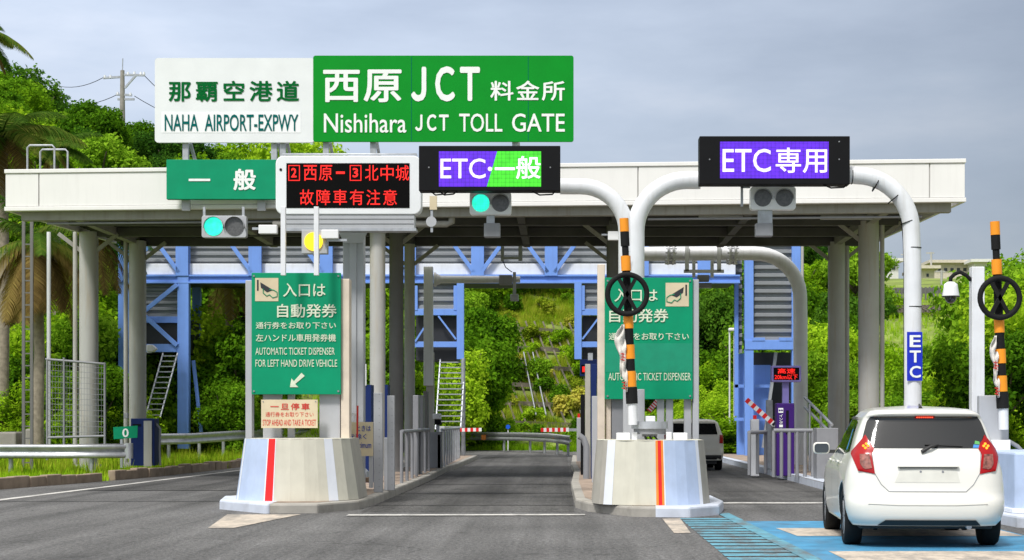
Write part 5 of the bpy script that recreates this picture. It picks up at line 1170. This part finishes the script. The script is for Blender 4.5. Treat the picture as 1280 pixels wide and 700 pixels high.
# hatch shut line
def line_rear(pl, name, m, wd=.007, off=.003, parent=None):
    o = []
    for (a, b), (c_, d_) in zip(pl, pl[1:]):
        n = 8
        for i in range(n): t = i/n; x = a+(c_-a)*t; z = b+(d_-b)*t; p = H.rearpt(max(-1, min(1, x/lerp_tab(H.Wr, z))), z); p.y -= off; o.append(p)
    x, z = pl[-1]; p = H.rearpt(x/lerp_tab(H.Wr, z), z); p.y -= off; o.append(p); q = MB(); q.tube(o, wd/2, n=6); return hp(q, name, m, parent)
dk = M['plastic']
line_rear([(-.57, 1.03), (-.55, .80), (-.48, .68), (-.40, .605), (.40, .605), (.48, .68), (.55, .80), (.57, 1.03)], 'hatch_gap', M['mid_grey'])
# number plate recess (no plate fitted)
q = patch_rear(H, [(-.34, .70), (.34, .70), (.30, .86), (-.27, .86)], .003, 10); hp(q, 'plate_recess', mat('shaded_white', (.66, .65, .58), .35, coat=.4))  # flat patch, the shade of the recess painted as darker body white
q = MB(); q.box(-.31, .33, .055, .10, .862, .880); hp(q, 'garnish', M['carwhite'], bev=.006)
q = MB(); q.box(-.29, .31, .062, .09, .852, .861); hp(q, 'garnish_shade', M['plastic'])  # black strip painted in for the shade under the garnish
for x in (-.07, .16): q = MB(); q.cyl((x, .07, .815), (x, .085, .815), .012, n=10); hp(q, 'plate_bolt', M['mid_grey'])
line_rear([(-.62, .475), (-.3, .462), (.3, .462), (.62, .475)], 'bumper_crease', mat('crease_shade', (.42, .41, .37), .4), .008, .001)  # shade along the crease drawn as a grey line
q = patch_rear(H, [(-.52, .245), (.56, .245), (.50, .305), (-.44, .305)], .010, 12); hp(q, 'bumper_cutout', M['plastic'])
q = MB(); q.box(-.70, .70, .22, 3.9, .205, .245); hp(q, 'underbody', M['plastic'], bev=.03)
q = MB(); q.cyl((.44, .12, .235), (.44, .4, .235), .03, n=14); hp(q, 'exhaust_pipe', M['galv'])
# wiper
q = MB(); p0 = H.rearpt(-.02, 1.045); p1 = H.rearpt(.10, 1.10); p2 = H.rearpt(.52, 1.10)
q.tube([(p0.x-.04, p0.y-.03, 1.02), (p0.x+.05, p0.y-.04, 1.075), (p1.x+.05, p1.y-.035, 1.10)], [.022, .018, .010], n=8); q.tube([(p0.x, p1.y-.02, 1.098), (p2.x, p2.y-.025, 1.083)], .008, n=6); hp(q, 'rear_wiper', M['plastic'])
# antenna, stickers
q = MB(); q.ppoly([(0, 0), (1, 0), (1, 1)], 100, .01) if False else q.cyl((0, .62, 1.485), (0, .74, 1.53), .022, .008, n=10); hp(q, 'antenna_base', M['plastic'])
q = patch_rear(H, [(.49, 1.065), (.555, 1.065), (.56, 1.095), (.50, 1.10)], .010, 4); hp(q, 'blue_sticker', M['sticker_b'])
q = patch_rear(H, [(.51, 1.105), (.565, 1.10), (.565, 1.13), (.52, 1.14)], .010, 4); hp(q, 'green_sticker', M['sticker_g'])
hp(patch_side(H, [(.70, 1.03), (1.07, 1.0), (1.09, 1.30), (.90, 1.28)], -1, .009), 'green_window_film', mat('green_film', (.01, .07, .05), .15, coat=.5))
hp(patch_side(H, [(.86, 1.04), (.94, 1.03), (1.02, 1.26), (.96, 1.26)], -1, .012), 'lettering_strip', M['sticker_b'])

# small van ahead in the right lane
V = CarShape(
    Wr=[(.28, .78), (.36, .82), (.5, .84), (.9, .83), (1.0, .80), (1.3, .69), (1.36, .62), (1.39, .50), (1.405, .25)],
    Ws=[(.28, .80), (.5, .84), (.9, .83), (1.0, .80), (1.3, .69), (1.36, .62), (1.39, .50), (1.405, .25)],
    rear=[(.28, .04), (.36, .0), (.52, .0), (.56, .06), (.9, .08), (1.3, .20), (1.36, .26), (1.39, .5), (1.405, 1.0)],
    front=[(.28, 4.1), (.7, 4.15), (.88, 3.6), (.95, 3.3), (1.3, 2.7), (1.36, 2.5), (1.39, 2.2), (1.405, 1.8)],
    bow=.05, rc=[(.28, .15), (1.4, .12)])
zv = [.28, .32, .36, .44, .52, .56, .65, .78, .9, .95, 1.0, 1.1, 1.2, 1.3, 1.34, 1.36, 1.38, 1.39, 1.405]
vx_, vy_ = 3.50, 47.6
vn = car('small_van', 'cream white small van driving away behind the middle green sign', 'van', V, zv, vx_, vy_, 0, M['vanwhite'], (.75, 3.3), .30)
place(patch_rear(V, [(-.66, .98), (.66, .98), (.60, 1.28), (-.60, 1.28)], .006, 10), vx_, vy_, 0).build('rear_window', M['glass'], vn)
for sg in (-1, 1):
    place(patch_rear(V, [(sg*.70, .74), (sg*.81, .74), (sg*.81, .97), (sg*.72, .97)], .012, 4), vx_, vy_, 0).build('tail_light', M['redlens'], vn)
    q = MB(); x = sg*.82; q.box(min(x, x+sg*.16), max(x, x+sg*.16), 2.9, 2.97, .96, 1.1); place(q, vx_, vy_, 0).build('wing_mirror', M['plastic'], vn, bev=.02)
    place(patch_side(V, [(.5, .98), (3.0, .98), (2.6, 1.27), (.6, 1.27)], sg, .005), vx_, vy_, 0).build('side_window', M['glass'], vn)
place(patch_rear(V, [(-.74, .30), (.74, .30), (.76, .42), (-.76, .42)], .01, 10), vx_, vy_, 0).build('bumper_skirt', M['plastic'], vn)
q = MB(); q.box(-.65, .65, .2, 3.9, .18, .28); place(q, vx_, vy_, 0).build('underbody', M['plastic'], vn)

# ------------------------------------------------------------------ vegetation
rng = np.random.default_rng(11)
def mesh_np(name, verts, nper, m):
    nv = len(verts); nf = nv//nper; me = bpy.data.meshes.new(name); me.vertices.add(nv); me.vertices.foreach_set('co', verts.astype('f').ravel())
    me.loops.add(nv); me.loops.foreach_set('vertex_index', np.arange(nv, dtype='i')); me.polygons.add(nf)
    me.polygons.foreach_set('loop_start', np.arange(0, nv, nper, dtype='i')); me.materials.append(m); me.update(); return me
def leaf_quads(pts, nrm, size, aspect=.5):
    n = len(pts); t = rng.normal(size=(n, 3)); t -= nrm*(t*nrm).sum(1, keepdims=True); t /= np.linalg.norm(t, axis=1, keepdims=True)+1e-9; b = np.cross(nrm, t)
    sz = size*rng.uniform(.6, 1.35, (n, 1)); a = pts-t*sz*.5; c = pts+t*sz*.5-nrm*sz*.18; w_ = b*sz*aspect*.5
    v = np.stack([a, pts+w_, c, pts-w_], 1); return v.reshape(-1, 3)
def crown_mesh(name, R0, H0, nl, nleaf, size, m, flat=.75, aspect=.55):
    """lobes of leaf sized faces, gaps between the lobes"""
    P_ = []; Nn = []
    for k in range(nl):
        a = rng.uniform(0, 2*pi); rr_ = R0*math.sqrt(rng.uniform(0, 1))*.72; z = H0*rng.uniform(.18, .95)
        rr_ *= math.sqrt(max(.12, 1-(z/H0-.35)**2*1.5)); lr = R0*rng.uniform(.28, .50); c = np.array([rr_*cos(a), rr_*sin(a), z])
        n = int(nleaf/nl*(lr/(.39*R0))**2); d = rng.normal(size=(n, 3)); d /= np.linalg.norm(d, axis=1, keepdims=True); rad = lr*rng.uniform(.45, 1.08, (n, 1))**.6
        bump = 1+.16*np.sin(d[:, :1]*7+k)+.14*np.sin(d[:, 1:2]*9+2*k)
        p = c+d*rad*bump*np.array([1, 1, flat]); P_.append(p); q_ = d*.9+rng.normal(size=(n, 3))*.75+np.array([0, 0, .35]); q_ /= np.linalg.norm(q_, axis=1, keepdims=True); Nn.append(q_)
    return mesh_np(name, leaf_quads(np.concatenate(P_), np.concatenate(Nn), size, aspect), 4, m)
def trunk_mesh(name, H0, R0, r, m):
    q = MB(); q.tube([(0, 0, -.6), (.04*H0, .02*H0, H0*.35), (.0, .05*H0, H0*.62)], [r*1.3, r, r*.7], n=9)
    for k in range(5):
        a = 2*pi*k/5+.4; q.tube([(0, .03*H0, H0*.38), (R0*.3*cos(a), R0*.3*sin(a), H0*.58), (R0*.6*cos(a), R0*.6*sin(a), H0*.80)], [r*.55, r*.38, r*.15], n=6)
    o = q.build(name, m); me = o.data; bpy.data.objects.remove(o); return me
def kinds(specs): return [dict(c=crown_mesh('crown', *s_[0:6]), t=trunk_mesh('trunk', s_[1], s_[0], s_[6], M['trunk'])) for s_ in specs]
def put(kind, x, y, z, sc_, name, label, cat, grp, rz=None, sz=None):
    root = thing(name, label, cat, (x, y, z), grp); root.rotation_euler = (0, 0, rng.uniform(0, 6.28) if rz is None else rz); root.scale = (sc_, sc_, sz or sc_*rng.uniform(.85, 1.15))
    for nm, me in (('crown', kind['c']), ('trunk', kind['t'])):
        o = bpy.data.objects.new(nm, me); C.objects.link(o); o.parent = root
    return root
# R, H, lobes, leaves, leaf size, material, trunk radius
KB = kinds([(2.6, 4.6, 15, 15000, .22, M['leaf_bright'], .16), (2.8, 4.2, 13, 15000, .23, M['leaf_bright'], .16), (2.5, 5.0, 17, 15000, .22, M['leaf_mid'], .16)])
KD = kinds([(2.8, 4.8, 14, 14000, .23, M['leaf_dark'], .18), (2.6, 4.4, 14, 14000, .23, M['leaf_mid'], .18)])
KS = kinds([(1.3, 1.5, 8, 2600, .20, M['leaf_bright'], .05), (1.2, 1.3, 7, 2600, .20, M['leaf_dry'], .05), (1.4, 1.7, 9, 2800, .20, M['leaf_mid'], .05)])
KN = kinds([(2.2, 4.2, 15, 15000, .17, M['leaf_bright'], .12), (2.0, 4.6, 15, 15000, .17, M['leaf_mid'], .12)])
def free(x, y): return not (-9.5 < x < 14 and y < 84)

# left hill wood
y = 62.0; cnt = 0
while y < 128:
    step = 3.6+ (y-62)*.016; x = -.32*y-5+rng.uniform(0, 2)
    while x < -5:
        xx = x+rng.uniform(-1, 1); yy = y+rng.uniform(-1, 1)
        if not (xx > -14.5 and yy < 72) and not (xx > -10.5 and yy < 84) and not (yy < 66 and xx < -30):
            near_top = (yy > 106 and xx < -32); dark = rng.uniform() < (.20 if not near_top else .95)
            kd = KD[int(rng.integers(2))] if dark else KB[int(rng.integers(3))]
            h = height(xx, yy); sc_ = rng.uniform(.75, 1.15)
            if near_top and xx > -38: sc_ *= 1.25
            put(kd, xx, yy, h-.5, sc_, 'broadleaf_tree', 'dark rounded tree on the left hill behind the canopy' if dark else 'bright green bushy tree on the left hill behind the canopy', 'tree', 'dark trees on the left hill' if dark else 'bright trees on the left hill'); cnt += 1
        x += step*rng.uniform(.85, 1.2)
    y += step*.92
# middle slope: shrubs, sparse over the retaining grid
y = 86.0
while y < 117:
    x = -10.0
    while x < 16:
        xx = x+rng.uniform(-1, 1); yy = y+rng.uniform(-1, 1); px = VX+xx*F/yy; open_ = (600 < px < 722 and yy < 106) 
        top = yy > 106
        if not (open_ and rng.uniform() < .15):
            big = (top or px < 608 or px > 760) and not (yy > 118)
            if big: dk_ = rng.uniform() < .3; kd = KD[int(rng.integers(2))] if dk_ else KB[int(rng.integers(3))]; sc_ = rng.uniform(.55, .9) if not top else rng.uniform(.7, 1.0)
            else: kd = KS[int(rng.choice([0, 1, 1, 1, 2]))]; sc_ = rng.uniform(.35, .8)*(1.5 if rng.uniform() < .12 else 1)
            z = height(xx, yy)
            if big: put(kd, xx, yy, z-.8, sc_, 'broadleaf_tree', 'green tree on the slope behind the centre and right lanes', 'tree', 'trees on the middle slope')
            else: put(kd, xx, yy, z-.15, sc_, 'shrub', 'yellow green shrub on the retained slope behind the centre lane', 'shrub', 'shrubs on the middle slope')
        x += (3.2 if top else (1.5 if open_ else 2.6))*rng.uniform(.8, 1.2)
    y += 2.2 if y < 106 else 3.2
# right hillside
y = 90.0
while y < 182:
    step = 4.6+(y-90)*.02; x = 11.0
    while x < 26+ (y-90)*.42:
        xx = x+rng.uniform(-1.3, 1.3); yy = y+rng.uniform(-1.3, 1.3); px = VX+xx*F/yy
        field = (1096 < px < 1225 and 112 < yy < 200)
        if not (field and rng.uniform() < .8) and not (yy > 150 and px > 1075) and not (px > 1330):
            dk_ = rng.uniform() < .45; kd = KD[int(rng.integers(2))] if dk_ else KB[int(rng.integers(3))]
            sc_ = rng.uniform(.8, 1.25)*(.3 if field else 1)*(.5 if (px > 1085 and not field) else 1)
            put(kd, xx, yy, height(xx, yy)-.6, sc_, 'broadleaf_tree', 'dark tree on the right hillside beyond the toll gate' if dk_ else 'green tree on the right hillside beyond the toll gate', 'tree', 'dark trees on the right hillside' if dk_ else 'green trees on the right hillside')
        x += step*rng.uniform(.85, 1.2)
    y += step*.95
# ridge top beyond the houses
for i in range(9):
    xx = 18+i*1.9+rng.uniform(-1, 1); yy = 200+rng.uniform(-4, 8); put(KD[i % 2], xx, yy, height(xx, yy)-1.8, .75, 'broadleaf_tree', 'small dark tree on the far ridge between the houses', 'tree', 'trees on the far ridge')
# near bushes on the right, beside the post and the striped arm
nr_ = [(1015, 430, 31, 4.2), (1050, 440, 30, 4), (1085, 430, 31, 4), (1120, 450, 33, 4.4), (1160, 440, 34, 4.6), (1195, 425, 35, 4.8), (1226, 395, 36, 5.2), (1262, 308, 38, 6.5), (1310, 300, 40, 7), (1290, 345, 44, 5.5),
       (1010, 470, 35, 3.2), (1045, 480, 36, 3), (1080, 480, 38, 3), (1110, 490, 39, 3.2), (1150, 480, 42, 3.6), (1190, 470, 45, 3.8), (1215, 460, 48, 4), (1255, 400, 50, 4.6), (1330, 400, 50, 5)]
for i, (px, py, s, hh) in enumerate(nr_):
    p = P(px, py, s); z = height(p.x, p.y); hgt = max(2.0, p.z-z); k = KN[int(rng.integers(2))]; sc_ = hgt/4.7
    put(k, p.x, p.y, z-.2, max(.75, min(1.25, sc_)), 'roadside_bush', 'leafy bright green bush in the thicket behind the right island', 'bush', 'bushes behind the right island', sz=sc_)
for px, py, s in ((890, 470, 27), (915, 490, 28), (870, 480, 26), (905, 520, 30)):
    p = P(px, py, s); z = height(p.x, p.y); sc_ = (p.z-z)/4.7; put(KN[0], p.x, p.y, z-.2, .8, 'roadside_bush', 'green bush seen beside the small van', 'bush', 'bushes beside the small van', sz=max(.35, sc_))
# near bushes on the left behind the guardrail
nl_ = [(-20, 420, 38), (15, 400, 36), (55, 395, 37), (95, 375, 36), (135, 360, 35), (120, 440, 39), (70, 460, 40), (20, 480, 40), (195, 400, 34), (270, 375, 34), (300, 390, 34.5), (285, 460, 35.5), (150, 480, 38), (580, 400, 27.0), (592, 452, 26.5), (500, 400, 30), (470, 400, 31), (560, 430, 28)]
for px, py, s in nl_:
    p = P(px, py, s); z = height(p.x, p.y); sc_ = max(.4, (p.z-z)/4.7)
    put(KN[int(rng.integers(2))], p.x, p.y, z-.3, min(1.2, max(.7, sc_)), 'roadside_bush', 'leafy green bush behind the left columns and blue bridge', 'bush', 'bushes behind the left roadside', sz=sc_)

# palms
def palm(label, base, H0, nf, Lf, dry, seed):
    r_ = np.random.default_rng(seed); root = thing('palm_tree', label, 'palm tree', tuple(base)); bx_ = Vector(base)
    q = MB(); q.tube([bx_+Vector((0, 0, -.3)), bx_+Vector((.1, 0, H0*.5)), bx_+Vector((0, 0, H0))], [.20, .15, .17], n=12); q.build('trunk', M['palmtrunk'], root)
    top = bx_+Vector((0, 0, H0))
    for k in range(nf):
        dr = dry and k < nf*dry; az = 2*pi*k*.382+r_.uniform(-.2, .2); el = r_.uniform(-.9, -.2) if dr else r_.uniform(-.1, 1.15); L_ = Lf*r_.uniform(.85, 1.1)
        sp = []; d = Vector((cos(az)*cos(el), sin(az)*cos(el), sin(el))); p = top.copy(); n = 14
        for i in range(n+1):
            sp.append(p.copy()); p = p+d*(L_/n); d = (d+Vector((0, 0, -.105 if not dr else -.13))).normalized()
        q = MB(); q.tube(sp, [.03*(1-i/(n+2)) for i in range(n+1)], n=5)
        for i in range(1, n*4):
            t = i/(n*4)*n; a = int(t); a = min(a, n-1); pp = sp[a].lerp(sp[a+1], t-a); dd = (sp[a+1]-sp[a]).normalized(); side = dd.cross(Vector((0, 0, 1)));
            side = side.normalized() if side.length > .05 else Vector((1, 0, 0)); u = t/n; ll = Lf*.30*math.sin(pi*min(.98, .12+u*.86))**.7
            for sg in (-1, 1):
                e1 = (side*sg*.9+dd*.55+Vector((0, 0, -.25+r_.uniform(-.12, .12)))).normalized(); m1 = pp+e1*ll*.5; e2 = m1+(e1+Vector((0, 0, -.65))).normalized()*ll*.5; w_ = dd*.022
                q.add([pp-w_, pp+w_, m1+w_*.9, m1-w_*.9, e2], [(0, 1, 2, 3), (3, 2, 4)])
        q.build('frond', M['palmdry'] if dr else M['palm'], root)
    return root
p = P(-38, 42, 42); palm('tall palm at the far left whose fronds reach in at the top corner', (p.x, p.y, 0), p.z, 18, 1.9, .1, 1)
p = P(2, 170, 40); palm('palm with spreading fronds above the left end of the canopy roof', (p.x, p.y, 0), p.z, 20, 2.7, .3, 2)
p = P(45, 300, 43); palm('palm with many brown drooping fronds under the left end of the canopy', (p.x, p.y, 0), p.z, 26, 2.7, .65, 3)
p = P(110, 285, 38); palm('green palm between the two left round columns', (p.x, p.y, .5), p.z-.5, 18, 2.6, .3, 4)
p = P(285, 330, 33.5); palm('palm with hanging fronds seen through the left opening of the blue bridge', (p.x, p.y, .6), p.z-.6, 16, 2.5, .2, 5)
p = P(68, 190, 34); palm('small palm rising behind the roof hoop rail', (p.x, p.y, 1), p.z-1, 14, 1.9, .1, 6)

# grass verge and weeds : one mass
def grass(name, spots, n, h0, h1, m, label):
    P0 = []
    for (x0, x1, y0, y1, wgt) in spots:
        k = int(n*wgt); xx = rng.uniform(x0, x1, k); yy = rng.uniform(y0, y1, k)
        for a, b in zip(xx, yy):
            # keep off the road
            kx = None
            for (c0, d0), (c1, d1) in zip(leftk, leftk[1:]):
                if d0 <= b <= d1: kx = c0+(c1-c0)*(b-d0)/(d1-d0)
            if a < 0 and kx is not None and a > kx-.12: continue
            dens = noise.noise(Vector((a*.6, b*.6, 0)))
            if dens < -.25: continue
            z = height(a, b); hgt = rng.uniform(h0, h1)*(.7+dens)
            for q_ in range(5):
                an = rng.uniform(0, 6.28); w_ = .012+.01*rng.uniform(); l_ = rng.uniform(.1, .5)*hgt; ox, oy = rng.uniform(-.08, .08, 2)
                P0 += [(a+ox-w_*sin(an), b+oy+w_*cos(an), z-.02), (a+ox+w_*sin(an), b+oy-w_*cos(an), z-.02), (a+ox+l_*cos(an), b+oy+l_*sin(an), z+hgt)]
    me = mesh_np(name, np.array(P0), 3, m); o = bpy.data.objects.new(name, me); C.objects.link(o); o['kind'] = 'stuff'; tag(o, label, 'grass')
grass('verge_grass', [(-20, -9.5, 34, 48, .45), (-20, -9, 48, 62, .35), (-18, -8, 62, 82, .2)], 16000, .10, .36, M['leaf_bright'], 'green weeds and grass growing along the left verge around the guardrail')
grass('dry_grass', [(-20, -9.3, 40, 66, .5), (-9, 16, 82, 92, .5)], 6000, .2, .6, M['leaf_dry'], 'dry yellowish grass behind the guardrails')
grass('far_grass', [(-8, 3, 76, 90, .6), (9, 24, 66, 90, .4)], 14000, .15, .45, M['leaf_bright'], 'bright grass on the bank beyond the far guardrail')

grass('slope_grass', [(-6, 3, 95, 112, .75), (-6, 3, 86, 95, .4)], 11000, .3, .75, M['leaf_dry'], 'tall yellow green grass covering the slope behind the centre lane')
grass('slope_ground_cover', [(-7, 3, 86, 112, .45), (20, 48, 112, 158, .55)], 18000, .25, .6, M['leaf_bright'], 'fresh green grass on the far slopes')
# retaining grid on the cut slope
q = MB()
def slope_beam(q, x0, y0, x1, y1, wd):
    n = max(2, int(math.hypot(x1-x0, y1-y0)/1.2)); pl = [Vector((x0+(x1-x0)*i/n, y0+(y1-y0)*i/n, height(x0+(x1-x0)*i/n, y0+(y1-y0)*i/n)+.34)) for i in range(n+1)]
    for a, b in zip(pl, pl[1:]): q.bar(a, b, wd, wd)
for i in range(15): slope_beam(q, -3.6+i*.5-1.6, 101, -3.6+i*.5+.9, 87, .09)
for j in range(6): slope_beam(q, -3.4-.35*j, 88.2+j*2.4, 4.5, 87.6+j*2.4, .22)
tag(q.build('retaining_grid', M['grid'], org=(-1, 88, 1)), 'weathered grid of concrete beams retaining the slope behind the centre lane', 'retaining grid')
q = MB()
for i in range(22): a = 23.5+i*.35; slope_beam(q, a, 138, a-1.2, 128, .12)
for j in range(4): slope_beam(q, 22, 129+j*3, 31, 129+j*3, .16)
tag(q.build('retaining_grid', M['grid'], org=(26, 130, 8)), 'grey grid of beams retaining the slope between the right columns and the white pipe post', 'retaining grid')
q = MB(); a = P(655, 445, 23.5); 
tr = thing('slope_stair', 'thin steel stair rail climbing the slope behind the centre lane', 'handrail', (-2, 90, 1))
for dx in (0, .5):
    pl = [Vector((-1.4+dx-.16*k, 88+k*1.6, height(-1.4+dx-.16*k, 88+k*1.6)+.8)) for k in range(6)]; q = MB(); q.tube(pl, .04, n=6); q.build('rail', M['galv'], tr)
# low picket fence on the right slope
q = MB()
for i in range(30): x = 24+i*.33; z = height(x, 146); q.box(x, x+.14, 146, 146.1, z-.2, z+1.1)
q.box(24, 34, 146.11, 146.16, height(24, 146)+.8, height(34, 146)+.9); tag(q.build('picket_fence', M['column_dark'], org=(28, 146, height(28, 146))), 'dark picket fence on the right slope left of the white pipe post', 'fence')

# ------------------------------------------------------------------ distant houses, poles and mast
def house(label, px0, px1, py0, py1, s, m, wins, roofbox=(), slabs=True, depth=8):
    py0 -= 5; a = P(px0, py0, s); b = P(px1, py1, s); root = thing('house', label, 'house', ((a.x+b.x)/2, a.y, b.z)); q = MB(); q.box(a.x, b.x, a.y, a.y+depth, b.z-6, a.z); q.build('wall', m, root)
    if slabs: q = MB(); q.box(a.x-.5, b.x+.5, a.y-.7, a.y+depth+.3, a.z-.25, a.z+.05); q.build('roof_slab', m, root)
    for (u0, u1, v0, v1) in wins: q = MB(); q.pbox(u0, u1, v0, v1, s, .05, -.03); q.build('window', M['window'], root)
    for (u0, u1, v0, v1) in roofbox: q = MB(); q.pbox(u0, u1, v0, v1, s, 3, 1); q.build('roof_tank', m, root)
house('white house with a stepped flat roof left of the white pipe post', 1098, 1123, 329, 342, 12.2, M['housewhite'], [(1108, 1112, 333, 337), (1115, 1119, 333, 337)], [(1106, 1113, 322, 329)])
house('long cream block with three roof boxes right of the white pipe post', 1166, 1218, 331, 345, 11.8, M['housecream'], [(1172+i*8, 1176+i*8, 335, 339) for i in range(5)], [(1181, 1189, 326, 331), (1201, 1211, 325, 331)])
house('white house with a tall roof box behind the camera post', 1218, 1245, 330, 344, 12.0, M['housewhite'], [(1222, 1226, 334, 338), (1232, 1236, 334, 338)], [(1219, 1229, 323, 330)])
house('small cream house low on the ridge between pipe post and long block', 1154, 1168, 338, 350, 12.6, M['housecream'], [(1158, 1161, 342, 346)])
house('white house with dark openings between the stair tower and the right columns', 1007, 1026, 354, 371, 14.0, M['housewhite'], [(1011, 1015, 358, 364), (1018, 1022, 358, 366)])
house('tall white building corner just under the canopy at right', 1010, 1034, 296, 318, 11.0, M['housewhite'], [(1014, 1018, 302, 307)])
house('tiny white roofed house left of the blue stair tower', 905, 920, 386, 398, 15.5, M['housewhite'], [(910, 913, 390, 394)])
ex = thing('excavator_arm', 'bent cyan crane arm above the trees left of the stair tower', 'crane', P(900, 375, 16))
q = MB(); q.tube(pts([(899, 376), (903, 366), (908, 358), (914, 360)], 16), [.22, .25, .2, .15], n=8); q.build('arm', mat('cyan_paint', (.05, .40, .42), .5), ex)
q = MB(); q.cyl(P(897, 390, 16), P(899, 376, 16), .35, n=10); q.build('base', M['black'], ex)
for px, top, bt_, s, lb_ in ((1164, 315, 345, 12.5, 'thin street lamp standing on the ridge right of the white pipe post'), (1177, 338, 372, 15, 'thin pale utility pole on the slope behind the dome camera'), (1132, 317, 345, 12, 'thin pole on the ridge just left of the white pipe post')):
    q = MB(); a = P(px, top, s); b = P(px, bt_+18, s); q.cyl(b, a, .10, n=8); q.bar(a+Vector((-.5, 0, -.1)), a+Vector((.3, 0, -.1)), .12, .12); tag(q.build('street_lamp' if 'lamp' in lb_ else 'utility_pole', M['column'], org=tuple(b)), lb_, 'street lamp' if 'lamp' in lb_ else 'pole')
hl = thing('floodlight_mast', 'tall thin double pole with a white lamp head beside the small van', 'lamp post', P(914, 560, 30))
for px in (912, 918): q = MB(); q.cyl(P(px, 560, 30), P(px, 414, 30), .035, n=8); q.build('pole', M['pole'], hl)
q = MB(); q.pbox(910.5, 920.5, 410, 414, 30, .3, -.15); q.build('lamp_head', M['white'], hl, bev=.04)
# utility pole on the left hill with wires
s = 19.5
up = thing('utility_pole', 'concrete utility pole with crossarms standing out on the left hill', 'utility pole', P(153, 150, s))
q = MB(); a = P(153, 168, s); b = P(153, 88, s); q.cyl(a, b, .19, .13, n=12); q.build('pole', M['concrete'], up)
q = MB(); q.cyl(b, P(153.5, 73, s), .035, n=6); q.build('tip_rod', M['galv'], up)
for p0, p1 in (((129, 97.5), (153, 96)), ((153, 93.5), (181, 94)), ((145, 118), (165, 119)), ((147, 124), (168, 124))): q = MB(); q.bar(P(*p0, s), P(*p1, s), .13, .13); q.build('crossarm', M['galv'], up)
q = MB(); q.bar(P(156, 110, s), P(170, 94, s), .12, .12); q.build('strut', M['galv'], up)
for px, py in ((131, 96), (138, 96), (160, 92), (168, 91.5), (176, 92), (180, 92), (147, 117), (163, 118)): q = MB(); q.cyl(P(px, py+1.5, s), P(px, py-2, s), .09, .06, n=8); q.build('insulator', M['pole'], up)
def wire(label, p0, p1, s0, s1, sag):
    a = P(*p0, s0); b = P(*p1, s1); q = MB(); q.tube([a.lerp(b, t/12)-Vector((0, 0, sag*4*(t/12)*(1-t/12))) for t in range(13)], .022, n=4); tag(q.build('power_line', M['black'], org=tuple(a)), label, 'cable')
wire('power line leaving the utility pole to the left, upper of two', (129, 97), (40, 92), 19.5, 17, .8)
wire('power line dropping to the right behind the name board', (180, 94), (300, 150), 19.5, 18, 1.0)
wire('lower power line running right from the pole to the name board', (168, 120), (300, 160), 19.5, 18, .6)
wire('lower power line leaving the utility pole to the left', (147, 118), (60, 122), 19.5, 17, .6)
# weathered steel culvert seen behind palms at far left
q = MB(); q.tube(pts([(-5, 366), (25, 356), (60, 353), (85, 357)], 30), [.18, .2, .2, .15], n=10); tag(q.build('sloping_pipe', M['mid_grey'], org=tuple(P(0, 366, 30))), 'grey pipe rail showing among the palms at the left edge', 'pipe')

# ------------------------------------------------------------------ small things: cables, fixings, debris
def bolts(parent, l, s, r=.022, dy=-.02):
    for px, py in l:
        c = P(px, py, s); q = MB(); q.cyl((c.x, c.y+dy, c.z), (c.x, c.y+dy+.02, c.z), r, n=8); q.build('bolt', M['mid_grey'], parent)
bolts(ls, [(317.5, 345), (423, 345), (317.5, 489), (423, 489)], 79, .016, -.015)
bolts(ms, [(759.5, 351), (862.5, 351), (759.5, 495), (862.5, 495)], 79, .016, -.015)
bolts(ss, [(329, 502), (394.5, 502)], 79.5, .010, -.010)
bolts(ep, [(886, 201), (1047, 201), (1047, 179)], 80, .012, -.16)
bolts(eb, [(537, 211), (688, 211)], 80, .012, -.16)
# conduit and clamps along the front beam of the canopy
for x0, x1, zz in ((-11.4, -4.6, 5.70), (1.8, 7.6, 5.68)):
    q = MB(); q.tube([(x0, cfy(x0)+.30, zz), (x1, cfy(x1)+.30, zz)], .025, n=8); q.build('conduit', M['mid_grey'], can)
for x0 in (-9.2, -6.0, 3.1, 5.9):        # strip lights under the roof, switched off
    q = MB(); q.box(x0, x0+1.2, 40.4, 40.55, 5.98, 6.06); q.build('strip_light', M['grey'], can)
# cable drooping between the two signals and the pipe
q = MB(); q.tube(pts([(787, 310), (779, 340), (770, 352), (768, 380)], 80, .5), .012, n=6); tag(q.build('loose_cable', M['rubber'], org=tuple(P(787, 310, 80))), 'thin black cable hanging beside the striped pole', 'cable')
# weeds at the kerb edges
grass('kerb_weeds', [(-16, -10.3, 28, 44, .5)], 1500, .08, .22, M['leaf_bright'], 'small weeds along the foot of the old kerb')
